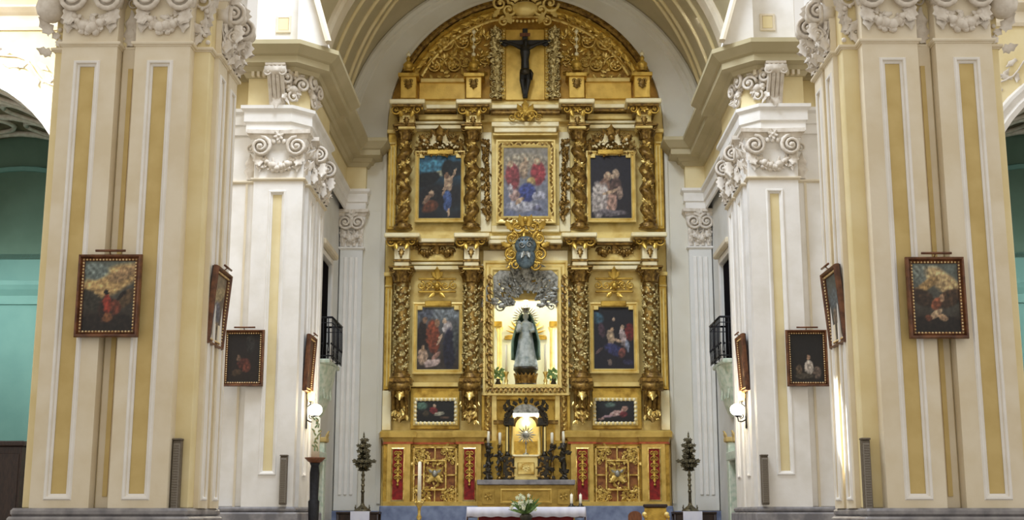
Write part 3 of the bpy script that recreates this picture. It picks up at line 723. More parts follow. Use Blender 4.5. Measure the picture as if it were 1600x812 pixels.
# ---------------------------------------------------------------- columns
def column(xc, pyt, pyb, rad, turns, amp, seed, pal='golddark', vm='goldbright', dense=.35):
    Yc = 45.82; z0, z1 = ZZ(pyb, Yc), ZZ(pyt, Yc); hh = z1 - z0; xw = XX(xc, (pyt + pyb) / 2, Yc); cap = hh * .14
    q = MB(); n = 46; prof = [(rad * 1.35, 0), (rad * 1.35, .06), (rad * 1.15, .1), (rad * 1.25, .16), (rad * .95, .22)]
    body = [(rad * (1 + .0), .22 + (hh - cap - .22) * k / n) for k in range(n + 1)]
    q.lathe(prof, 16, (xw, Yc, z0)); kz = turns * 2 * PI / (hh - cap)
    vs = []; fs = []; S = 18
    for k, (r_, z) in enumerate(body):
        ox = amp * rad * math.cos(kz * z); oy = amp * rad * math.sin(kz * z)
        for s_ in range(S):
            a = 2 * PI * s_ / S; vs.append((xw + ox + r_ * .86 * math.cos(a), Yc + oy + r_ * .86 * math.sin(a), z0 + z))
    for k in range(n):
        for s_ in range(S): fs.append((k * S + s_, k * S + (s_ + 1) % S, (k + 1) * S + (s_ + 1) % S, (k + 1) * S + s_))
    q.add(vs, fs, True); o = q.build('twisted_column', pal, ret)
    v_ = MB(); rg = random.Random(seed)
    for k in range(110):
        z = .3 + (hh - cap - .4) * k / 110; a = -kz * 0 + kz * z + PI + rg.uniform(-.25, .25)
        ox = amp * rad * math.cos(kz * z); oy = amp * rad * math.sin(kz * z)
        # only the half that can be seen carries leaves standing off the shaft
        for aa in (a, a + PI, a + PI / 2, a - PI / 2):
            if math.sin(aa) > .35: continue
            M = T(xw + ox + rad * .84 * math.cos(aa), Yc + oy + rad * .84 * math.sin(aa), z0 + z, aa + PI / 2)
            if aa == a or rg.random() < dense: leaf(v_, M, 0, 0, 0, rg.uniform(.2, 2.9), rad * .62, rad * .4, .5, 2, 5)
            if k % 3 == 0 and (aa == a or dense > .2): v_.ball((0, -.02, .02), rad * .17, 6, 4, M=M)
    v_.build('vine', vm, o)
    c_ = MB(); M = T(xw, Yc, z1 - cap)
    c_.lathe([(rad * .9, 0), (rad * 1.0, .03), (rad * .95, cap * .2), (rad * 1.2, cap * .7), (rad * 1.5, cap * .85)], 16, (xw, Yc, z1 - cap))
    c_.box(-rad * 1.55, rad * 1.55, -rad * 1.55, rad * 1.55, cap * .86, cap, .02, M)
    for k in range(7):
        a = PI + PI * k / 6; MM = T(xw + rad * .95 * math.cos(a), Yc + rad * .95 * math.sin(a), z1 - cap, a + PI / 2)
        leaf(c_, MM, 0, 0, .02, PI / 2, cap * .6, rad * .6, .55); 
        if k % 2 == 0: leaf(c_, MM, 0, 0, .1, PI / 2, cap * .85, rad * .45, .6)
    for sx in (-1, 1): scroll(c_, M, sx * rad * 1.15, cap * .72, rad * .42, 1.5, PI / 2, sx, .2, -rad * 1.1)
    c_.build('capital', 'golddark', o)
    mirror(o)
for xc in (627, 736):
    column(xc, 418, 592, .30, 3.2, .07, int(xc), 'golddark', 'goldsilver')
for xc in (631, 737):
    column(xc, 198, 358, .265, 4.5, .3, int(xc) + 5, dense=.06)
# entablature blocks, ledges and recessed friezes of the two tiers
def tier_top(xcs, yt, wide, yl, ybk, yend, pal='goldwhite'):
    for xc in xcs:
        ob, _ = rp('entablature_block', xc - 11, ybk, xc + 12, yend, 45.45, .8, pal, mir=False)
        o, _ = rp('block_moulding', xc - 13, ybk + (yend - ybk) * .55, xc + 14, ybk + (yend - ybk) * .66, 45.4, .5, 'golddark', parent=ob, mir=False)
        rp('block_cap', xc - 13, yend - 4, xc + 14, yend, 45.38, .5, 'goldpale', parent=ob, mir=False)
        def fn(q):
            M = T(XX(xc, ybk + 8, 45.43), 45.44, ZZ(ybk + 4, 45.43)); leaf(q, M, 0, 0, 0, -PI / 2, .3, .22, .4); q.ball((0, -.05, -.3), .05, 6, 4, M=M)
        orn('carved_drop', 'golddark', fn, ob, False)
        mirror(ob)
        fl, _ = rp('flared_bracket', xc - 17, yl + 5, xc + 17, ybk, 45.35, .9, 'golddark', mir=False)
        def fn(q):
            for sx in (-1, 1):
                M = T(XX(xc + sx * 17, ybk, 45.3), 45.3, ZZ(ybk - 7, 45.3)); scroll(q, M, 0, 0, .19, 1.5, 0, sx, .2); 
                leaf(q, M, -sx * .15, 0, 0, -PI / 2 - sx * .3, .35, .18, .4)
            M = T(XX(xc, ybk, 45.3), 45.3, ZZ(ybk - 8, 45.3)); rosette(q, M, 0, 0, .18)
            for k in range(7): q.ball((-.4 + k * .133, -.03, .2), .05, 6, 4, M=M)
        orn('bracket_scrolls', 'gold', fn, fl, False)
        mirror(fl)
        led, _ = rp('cornice_ledge', xc - 27, yl - 3, xc + 29, yl + 4, 45.0, 1.3, 'goldwhite', .03, False)
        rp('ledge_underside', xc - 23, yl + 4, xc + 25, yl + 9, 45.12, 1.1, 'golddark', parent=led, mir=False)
        mirror(led)
    # recessed runs
    x0, x1 = xcs[0] + 27, xcs[1] - 26
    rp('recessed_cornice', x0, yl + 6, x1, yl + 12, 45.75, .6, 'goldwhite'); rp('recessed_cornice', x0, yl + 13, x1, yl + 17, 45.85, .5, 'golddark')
    rp('recessed_frieze', x0 - 14, ybk, x1 + 14, yend - 14, 46.1, .3, 'goldpale')
    rp('recessed_architrave', x0 - 14, yend - 12, x1 + 14, yend - 8, 46.0, .4, 'goldwhite'); rp('recessed_architrave', x0 - 14, yend - 6, x1 + 14, yend, 45.95, .4, 'goldwhite')
tier_top((627, 736), 0, 0, 366, 384, 421); tier_top((635, 739), 0, 0, 157, 178, 201, 'goldpale')
def fn(q):
    M = T(XX(682, 392, 46.05), 46.08, ZZ(392, 46.05)); 
    for sx in (-1, 1):
        swag(q, M, sx * .08, .12, sx * .72, .2, .22, .1, 8, 0, random.Random(3)); scroll(q, M, sx * .2, .1, .13, 1.4, 0, sx)
    leaf(q, M, 0, 0, -.1, PI / 2, .4, .3, .5)
orn('festoon', 'golddark', fn)
# central runs of the two entablatures
rp('centre_cornice', 766, 368, 795, 373, 45.7, .6, 'goldwhite'); rp('centre_cornice', 763, 374, 800, 380, 45.55, .7, 'goldwhite')
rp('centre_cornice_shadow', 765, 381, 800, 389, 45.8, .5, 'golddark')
rp('centre_frieze', 755, 391, 800, 408, 46.05, .3, 'goldwhite'); rp('centre_architrave', 752, 412, 804, 418, 45.95, .4, 'goldwhite')
rc('upper_centre_cornice', 766, 163, 169, 45.7, .6, 'goldwhite'); rc('upper_centre_moulding', 766, 170, 177, 45.85, .5, 'golddark')
rc('upper_centre_frieze', 752, 178, 190, 46.1, .3, 'goldpale')
rc('painting_hood', 768, 190, 197, 45.75, .6, 'goldwhite'); rc('painting_hood', 772, 198, 206, 45.85, .5, 'goldwhite'); rc('painting_hood', 770, 207, 211, 45.95, .4, 'goldpale')
# outer pilasters
for y0, y1 in ((425, 608), (202, 358)):
    o, _ = rp('outer_pilaster', 601 if y0 > 300 else 606, y0, 612 if y0 > 300 else 619, y1, 46.0, .4, 'gold', mir=False)
    xo_ = 604 if y0 > 300 else 609
    rp('pilaster_fillet', xo_, y0 + 26, xo_ + 2.5, y1 - 4, 45.96, .1, 'goldpale', parent=o, mir=False); rp('pilaster_fillet', xo_ + 5, y0 + 26, xo_ + 7.5, y1 - 4, 45.96, .1, 'goldpale', parent=o, mir=False)
    rp('pilaster_cap', xo_ - 4, y0, xo_ + 10, y0 + 6, 45.9, .4, 'goldpale', parent=o, mir=False); rp('pilaster_cap', xo_ - 3, y0 + 20, xo_ + 9, y0 + 23, 45.93, .4, 'goldpale', parent=o, mir=False)
    mirror(o)
# crest over the upper side paintings and cartouche over the lower ones
def fn(q):
    M = T(XX(687, 220, 46.0), 46.05, ZZ(240, 46.05)); rg = random.Random(8)
    for sx in (-1, 1):
        acanthus_scroll(q, M, sx * .62, .3, .24, 0, sx); scroll(q, M, sx * .25, .55, .22, 1.6, 0, sx, .2); scroll(q, M, sx * .85, .05, .15, 1.4, 0, sx, .2)
        leaf(q, M, sx * .1, -.1, .5, PI / 2 - sx * .5, .5, .25, .4); leaf(q, M, sx * .4, -.1, .4, PI / 2 - sx * .9, .5, .22, .4)
        scroll(q, M, sx * .5, .75, .1, 1.4)
    leaf(q, M, 0, -.15, .55, PI / 2, .55, .34, .5); q.ball((0, -.25, .55), .14, 8, 6, M=M)
    foliage(q, M, -.8, .8, .02, .62, 70, .22, rg)
orn('carved_crest', 'golddark', fn)
def fn(q):
    M = T(XX(687, 220, 46.0), 45.98, ZZ(236, 45.98)); rg = random.Random(9)
    for k in range(22): q.ball((rg.uniform(-.75, .75), -.15, rg.uniform(.1, .6)), rg.uniform(.03, .06), 6, 4, M=M)
    for sx in (-1, 1): leaf(q, M, sx * .3, -.1, .2, PI / 2 + sx * .3, .35, .16, .5); leaf(q, M, sx * .15, -.1, .3, PI / 2 - sx * .3, .35, .16, .5)
tag(orn('crest_highlights', 'goldwhite', fn, mir=False), kind='stuff'); mirror([o for o in C.objects if o.name == 'crest_highlights'][0])
def fn(q):
    M = T(XX(683, 452, 46.05), 46.1, ZZ(470, 46.1)); rg = random.Random(10)
    q.box(-.7, .7, -.08, 0, .3, .38, .02, M); q.box(-.7, .7, -.08, 0, .78, .86, .02, M)
    for sx in (-1, 1):
        scroll(q, M, sx * .6, .58, .16, 1.5, PI / 2, sx, .2); scroll(q, M, sx * .3, .58, .15, 1.5, 0, -sx, .2); leaf(q, M, sx * .1, -.05, .3, -PI / 2 + sx * .8, .3, .16, .4)
        leaf(q, M, sx * .05, -.1, .85, PI / 2 - sx * .6, .3, .16, .4)
    leaf(q, M, 0, -.1, .8, PI / 2, .5, .22, .4); rosette(q, M, 0, .55, .22); q.ball((0, -.15, .55), .12, 8, 6, M=M); foliage(q, M, -.6, .6, .4, .75, 14, .15, rg)
orn('carved_cartouche', 'gold', fn)
# ---------------------------------------------------------------- attic tier
rp('attic_ledge', 657, 122, 726, 128, 46.1, .3, 'goldpale'); rp('attic_board', 655, 129, 727, 155, 46.22, .2, 'goldyellow')
for xc in (638, 740):
    o, _ = rp('attic_pedestal', xc - 12, 119, xc + 12, 153, 45.7, .7, 'goldyellow', mir=False)
    rp('pedestal_cap', xc - 16, 113, xc + 17, 119, 45.6, .8, 'gold', parent=o, mir=False)
    def fn(q):
        M = T(XX(xc, 130, 45.68), 45.69, ZZ(126, 45.68)); leaf(q, M, 0, 0, 0, -PI / 2, .35, .3, .4); scroll(q, M, -.1, 0, .09); scroll(q, M, .1, 0, .09, 1.6, PI, -1)
    orn('carved_drop', 'golddark', fn, o, False)
    def fn(q):
        M = T(XX(xc, 110, 45.8), 45.85, ZZ(112, 45.85)); leaf(q, M, 0, 0, 0, PI / 2, .5, .4, .5)
        q.lathe([(.2, 0), (.12, .06), (.18, .16), (.2, .26), (.1, .36), (.06, .42), (.09, .5), (.03, .6)], 12, (0, -.1, 0), M)
    orn('finial', 'gold', fn, o, False)
    for k in range(4 if xc > 700 else 1):
        q = MB(); M = T(XX(xc, 110, 45.8), 45.85, ZZ(112, 45.85)); q.ball((0, -.1, .66 + .3 * k), .085, 8, 6, M=M); q.tube([(0, -.1, .5 + .3 * k), (0, -.1, .8 + .3 * k)], .02, 5, M); q.build('finial_bead', 'goldwhite', o)
    mirror(o)
# big carved scrolls of the spandrels
for k, (px, py, r, a0, d) in enumerate([(681, 103, .42, 0, 1), (694, 68, .44, 2, -1), (724, 66, .40, 1, 1), (708, 103, .40, 3, -1), (745, 62, .36, 0, 1), (728, 97, .28, 2, 1), (724, 36, .28, 1, -1), (748, 30, .28, 2, 1), (757, 92, .25, 0, -1)]):
    def fn(q): acanthus_scroll(q, T(XX(px, py, YB), YB - .02, ZZ(py, YB)), 0, 0, r, a0, d, rng=random.Random(k))
    orn('spandrel_scroll', 'goldbright' if k % 2 == 0 else 'goldmid', fn)
def fn(q):
    rg = random.Random(31)
    for k in range(60):
        px = rg.uniform(668, 765); py = rg.uniform(24, 118)
        if math.hypot(px - 822, (py - 196)) > 190: continue
        M = T(XX(px, py, YB), YB - .02, ZZ(py, YB)); leaf(q, M, 0, 0, 0, rg.uniform(0, 6.3), .36, .18, .5, 2, 5)
        if k % 2: q.ball((0, -.1, 0), .05, 6, 4, M=M)
orn('spandrel_foliage', 'gold', fn)
# candelabra strips beside the crucifix and its plain panel
o, _ = rp('ornament_strip', 766, 44, 784, 155, 46.15, .3, 'golddark', mir=False)
def fn(q):
    rg = random.Random(33)
    for py in range(50, 152, 9):
        M = T(XX(775 + rg.uniform(-2, 2), py, 46.1), 46.13, ZZ(py, 46.1)); scroll(q, M, -.12, 0, .12, 1.4, 0, 1, .22); scroll(q, M, .12, 0, .12, 1.4, PI, -1, .22); leaf(q, M, 0, -.05, -.05, PI / 2 + rg.uniform(-.5, .5), .32, .2, .6)
        q.ball((rg.uniform(-.1, .1), -.15, .1), .06, 7, 5, M=M); foliage(q, M, -.2, .2, -.1, .12, 5, .16, rg, -.05)
orn('carved_leaves', 'goldsilver', fn, o, False); mirror(o)
rp('beaded_border', 784, 44, 790, 155, 46.2, .2, 'gold')
def fn(q):
    for py in range(48, 154, 5): q.ball((XX(787, py, 46.18), 46.18, ZZ(py, 46.18)), .045, 6, 4)
tag(orn('bead_row', 'goldpale', fn, mir=False), kind='stuff'); mirror([o for o in C.objects if o.name == 'bead_row'][0])
rc('crucifix_panel', 790, 46, 156, 46.26, .1, 'goldyellow')
# crowning shell and scrolls
def fn(q):
    M = T(0, 45.7, ZZ(18, 45.7)); q.ball((0, 0, .1), .5, 14, 9, (1.05, .5, .62), M)
    for sx in (-1, 1):
        scroll(q, M, sx * .62, .05, .3, 1.5, PI / 2, sx, .22); scroll(q, M, sx * .95, .3, .34, 1.5, 0, -sx, .18); scroll(q, M, sx * .8, -.42, .22, 1.0, PI / 2, -sx, .22)
        leaf(q, M, sx * .7, -.1, -.1, -PI / 2 - sx * .35, .6, .24, .5); leaf(q, M, sx * 1.0, 0, .1, -PI / 2 + sx * .5, .5, .2, .5); leaf(q, M, sx * .3, 0, .4, PI / 2 - sx * .6, .6, .3, .5)
    for k in range(9): q.ball((-.6 + .15 * k, -.1, -.38 - .06 * math.sin(PI * k / 8)), .06, 7, 5, M=M)
    leaf(q, M, 0, -.1, .4, PI / 2, .7, .45, .5)
crown = orn('crowning_cartouche', 'goldpale', fn, mir=False)
# coat of arms over the niche
def fn(q):
    M = T(0, 45.4, ZZ(385, 45.4)); rg = random.Random(40)
    for sx in (-1, 1):
        scroll(q, M, sx * .5, .3, .26, 1.6, PI / 2, sx, .2); scroll(q, M, sx * .52, -.3, .24, 1.6, PI / 2, -sx, .2); scroll(q, M, sx * .28, .72, .24, 1.6, 0, sx, .2); scroll(q, M, sx * .35, -.7, .2, 1.5, 0, -sx, .2)
        leaf(q, M, sx * .5, -.1, .6, PI / 2 - sx * .6, .45, .22, .5); leaf(q, M, sx * .6, -.1, 0, PI / 2 - sx * 1.2, .35, .2, .5); leaf(q, M, sx * .1, -.1, .75, PI / 2 - sx * .3, .45, .24, .4)
    foliage(q, M, -.5, .5, .4, .9, 26, .22, rg); foliage(q, M, -.65, -.38, -.8, .3, 14, .18, rg); foliage(q, M, .38, .65, -.8, .3, 14, .18, rg)
    q.ball((0, -.12, 1.0), .12, 8, 6, M=M)
coat = orn('coat_of_arms', 'gold', fn, mir=False)
def fn(q):
    M = T(0, 45.3, ZZ(392, 45.3)); q.ball((0, 0, .2), .4, 16, 9, (1, .35, .9), M); q.ball((0, .02, -.22), .36, 16, 9, (1, .35, 1.2), M)
sh = orn('shield', 'bluecrest', fn, coat, False)
def fn(q):
    M = T(0, 45.16, ZZ(384, 45.16)); 
    for sx in (-1, 1): scroll(q, M, sx * .14, .05, .12, 1.4, 0, sx, .2); leaf(q, M, sx * .05, 0, -.2, -PI / 2 + sx * .4, .3, .16, .3)
    for k in range(5): q.ball((-.24 + .12 * k, 0, .26), .05, 6, 4, M=M)
orn('crown_relief', 'silver', fn, sh, False)
# ornament under the upper cornice, in the middle
def fn(q):
    M = T(0, 45.6, ZZ(186, 45.6)); rg = random.Random(41)
    for sx in (-1, 1): scroll(q, M, sx * .25, .15, .2, 1.5, 0, sx, .2); scroll(q, M, sx * .5, .05, .14, 1.5, 0, sx, .2); leaf(q, M, sx * .1, 0, .2, PI / 2 - sx * .5, .45, .22, .4)
    leaf(q, M, 0, 0, .2, PI / 2, .55, .3, .4); foliage(q, M, -.4, .4, 0, .4, 16, .18, rg)
orn('carved_cartouche', 'gold', fn, mir=False)
# carved drops beside the central painting
def fn(q):
    rg = random.Random(44)
    for k in range(16):
        py = 222 + k * 7.6; wdt = 5 * math.sin(PI * min(1, (k + 2) / 14)) + 1.5; M = T(XX(764 - wdt * .5, py, 46.2), 46.22, ZZ(py, 46.2))
        leaf(q, M, 0, 0, 0, rg.uniform(1.8, 4.4), .34, .2, .5); leaf(q, M, 0, -.05, 0, -PI / 2 + rg.uniform(-.4, .4), .3, .18, .4); q.ball((.02, -.1, .05), .06, 6, 4, M=M)
    for py in (240, 275, 318): scroll(q, T(XX(761, py, 46.2), 46.22, ZZ(py, 46.2)), 0, 0, .16, 1.5)
orn('leaf_drop', 'golddark', fn)
rp('centre_field', 751, 206, 768, 362, 46.28, .1, 'goldwhite')
rc('centre_sill', 768, 352, 362, 46.1, .3, 'goldwhite')
# ---------------------------------------------------------------- statue niche
nf = MB(); Yn = 45.9
def prect(x0, y0, y1, Yf): xa = XX(x0, (y0 + y1) / 2, Yf); return [(xa, ZZ(y1, Yf)), (-xa, ZZ(y1, Yf)), (-xa, ZZ(y0, Yf)), (xa, ZZ(y0, Yf))]
nf.sweep(prect(772, 424, 600, Yn), [(0, -.4), (0, 0), (-.06, .06), (-.14, .06), (-.2, 0), (-.28, 0), (-.32, .07), (-.4, .07), (-.42, -.4)], lambda u, v_, h: (u, Yn - h, v_), closed=True, side=1)
nfo = nf.build('niche_frame', 'goldpale', ret)
def fn(q):
    for py in range(430, 604, 6):
        for sx in (-1, 1): M = T(sx * abs(XX(763.5, py, Yn)), Yn - .06, ZZ(py, Yn)); leaf(q, M, 0, 0, 0, -PI / 2 + (py % 12 - 3) * .12, .22, .17, .4, 1, 5)
    for k in range(34): 
        x = XX(764, 604, Yn) * (1 - 2 * k / 33); leaf(q, T(x, Yn - .07, ZZ(608, Yn)), 0, 0, .05, -PI / 2 + (.5 if k % 2 else -.5), .2, .14, .5, 1, 5)
orn('frame_leaves', 'golddark', fn, nfo, False)
# carved jamb leaves outside the frame
def fn(q):
    rg = random.Random(50)
    for py in range(432, 600, 8): M = T(XX(755, py, 45.85), 45.86, ZZ(py, 45.86)); leaf(q, M, 0, 0, 0, rg.uniform(0, 6.3), .24, .15, .5); scroll(q, M, 0, .05, .08, 1.3)
orn('jamb_ornament', 'golddark', fn)
# arched canopy panel: spandrels closing the upper corners of the opening
xn = abs(XX(772, 480, Yn)); zt = ZZ(424, Yn); zs = ZZ(481, Yn)
pts = [(-xn, zs)] + [(-xn * math.cos(PI * k / 20), zs + (ZZ(430, Yn) - zs) * math.sin(PI * k / 20)) for k in range(1, 20)] + [(xn, zs)]
q = MB()
for k in range(20): a, b = pts[k], pts[k + 1]; q.poly([a, b, (b[0], zt), (a[0], zt)], Yn + .02, Yn + .12)
sp = q.build('arch_spandrel', 'goldpale', ret)
q = MB(); q.sweep(pts, [(0, 0), (0, .06), (.06, .08), (.1, 0)], lambda u, v_, h: (u, Yn + .02 - h, v_), side=-1); q.build('arch_edge', 'goldwhite', sp)
for sx in (-1, 1):
    q = MB(); M = T(sx * abs(XX(781, 440, Yn)), Yn + .02, ZZ(438, Yn)); q.poly([(-.16 * -sx, .16), (.2 * -sx, .16), (-.16 * -sx, -.3)], -.03, 0, M); foliage(q, M, -.1, .1, -.1, .12, 5, .15, random.Random(sx)); q.build('corner_triangle', 'gold', sp)
def fn(q):
    rg = random.Random(52); M0 = T(0, Yn - .02, zs)
    hh = ZZ(424, Yn) - zs
    for k in range(150):
        a = rg.uniform(0.05, PI - .05); rr = rg.uniform(.35, .98); x = xn * rr * math.cos(a); z = hh * rr * math.sin(a) + .05
        leaf(q, M0, x, -rg.uniform(0, .12), z, a + rg.uniform(-.6, .6), .3, .16, .5, 2, 5)
        if k % 3 == 0: q.ball((x, -.16, z), rg.uniform(.03, .06), 6, 4, M=M0)
    for k in range(11):
        a = .2 + k * (PI - .4) / 10; scroll(q, M0, xn * .62 * math.cos(a), hh * .6 * math.sin(a) + .1, .17, 1.4, a, 1)
    for sx in (-1, 1): scroll(q, M0, sx * .28, hh * .95, .22, 1.5, 0, sx); scroll(q, M0, sx * .95, .05, .18, 1.5, 0, sx)
    leaf(q, M0, 0, -.1, hh * .8, PI / 2, .7, .4, .4)
    n = 24
    q.sweep([(-xn * .96 * math.cos(PI * k / n), hh * .9 * math.sin(PI * k / n)) for k in range(n + 1)], [(0, 0), (0, .1), (.5, .14), (.55, 0)], lambda u, v_, h: (u, -h + .12, v_), side=1, M=M0)
orn('silver_canopy', 'silver', fn, mir=False)
# the niche room behind
q = MB(); Yk = 48.4; xk = xN + .75
q.box(-xk, xk, Yk, Yk + .1, zN0 - .1, zN1 + .6); q.box(-xk - .1, -xk, YB + .3, Yk + .1, zN0 - .1, zN1 + .6); q.box(xk, xk + .1, YB + .3, Yk + .1, zN0 - .1, zN1 + .6); q.box(-xk, xk, YB + .3, Yk, zN1 + .5, zN1 + .6)
nr = q.build('niche_room', 'niche', ret)
q = MB(); q.box(-xk, xk, YB - .3, Yk, zN0 - .12, zN0, 0); q.build('niche_floor', 'goldwhite', nr)
for sx in (-1, 1):
    q = MB(); q.lathe([(.14, 0), (.14, .1), (.1, .14), (.09, 2.2), (.13, 2.3), (.15, 2.4)], 12, (sx * 1.0, Yk - .25, zN0)); q.build('niche_column', 'goldpale', nr)
    q = MB(); q.box(sx * 1.3, sx * .9, Yk - .5, Yk, zN0 + 2.4, zN0 + 2.6, .02); q.build('niche_entablature', 'gold', nr)
for sx, mt in ((1, 'glasslit'), (-1, 'glasslit')):
    q = MB(); xw = sx * (xk - .02); q.box(xw - .02, xw + .02, 46.95, 48.0 if sx > 0 else 47.35, zN0 + .7, zN0 + 2.5, .01); q.build('niche_window_pane', mt, nr)
q = MB(); q.sweep([(-.8, zN0 + 1.95), (.8, zN0 + 1.95)], [(0, 0), (.12, 0), (.12, .1), (0, .1)], lambda u, v_, h: (u, Yk - h - .02, v_), side=1); q.build('niche_ledge', 'gold', nr)
q = MB()
for k in range(13): a = PI * k / 12; leaf(q, T(0, Yk - .03, zN0 + 2.1), .2 * math.cos(a), 0, .2 * math.sin(a), a, .6, .1, .1, 1, 4)
q.build('niche_rays', 'gold', nr)
nl = bpy.data.lights.new('niche_lamp', 'POINT'); nl.energy = 60; nl.color = (1, .98, .9); nl.shadow_soft_size = .15
no = bpy.data.objects.new('niche_lamp', nl); C.objects.link(no); no.location = (.0, 47.0, zN1 + .1)
# ---------------------------------------------------------------- central bay around the tabernacle
for x0, x1, mt in ((752, 757, 'gold'), (757, 768, 'golddark'), (768, 776, 'goldpale')):
    rp('bay_strip', x0, 616, x1, 750, 46.0 if mt != 'golddark' else 46.08, .4, mt)
def fn(q):
    rg = random.Random(60)
    for py in range(622, 672, 7): M = T(XX(762, py, 46.05), 46.07, ZZ(py, 46.05)); leaf(q, M, 0, 0, 0, rg.uniform(.8, 2.4), .24, .14, .5); q.ball((0, -.06, 0), .05, 6, 4, M=M)
orn('strip_leaves', 'goldbright', fn)
rc('bay_lintel', 752, 612, 617, 45.95, .4, 'goldpale'); rc('bay_lintel', 768, 618, 624, 46.05, .3, 'gold')
# ================================================================ paintings
def canvas(wd, hh, top, bot, blobs, nx, ny, seed, M, parent):
    vs = []; fs = []; cols = []
    for j in range(ny + 1):
        for i in range(nx + 1):
            u = i / nx; v_ = j / ny; vs.append(M @ Vector(((u - .5) * wd, 0, (v_ - .5) * hh)))
            n1 = noise.noise(Vector((u * 4 + seed, v_ * 5, seed * 1.7))); n2 = noise.noise(Vector((u * 14 + seed, v_ * 18, 3.1))) + .5 * noise.noise(Vector((u * 34 + seed, v_ * 40, 7.1)))
            t = min(1, max(0, v_ + .25 * n1)); c = [bot[k] * (1 - t) + top[k] * t for k in range(3)]
            for (bu, bv, ru, rv, rot, col, hard) in blobs:
                du = (u - bu) + .03 * n2; dv = (v_ - bv) + .03 * n1
                cu = du * math.cos(rot) + dv * math.sin(rot); cv = -du * math.sin(rot) + dv * math.cos(rot)
                d = (cu / ru) ** 2 + (cv / rv) ** 2
                a = max(0, min(1, (1.25 - d) * hard))
                sh_ = 1 + .35 * n2 + .25 * (cv / rv if rv else 0) * .5
                c = [c[k] * (1 - a) + min(255, col[k] * sh_) * a for k in range(3)]
            c = [min(255, max(0, q * (1 + .22 * n2))) for q in c]
            g_ = sum(c) / 3; c = [(g_ + (q - g_) * .82) * .84 for q in c]; cols.append(lin(c))
    for j in range(ny):
        for i in range(nx):
            a = j * (nx + 1) + i; fs.append((a, a + 1, a + nx + 2, a + nx + 1))
    q = MB(); q.add(vs, fs); o = q.build('canvas', 'canvas', parent)
    ca = o.data.color_attributes.new('Col', 'FLOAT_COLOR', 'POINT')
    ca.data.foreach_set('color', [x for c in cols for x in c])
    return o
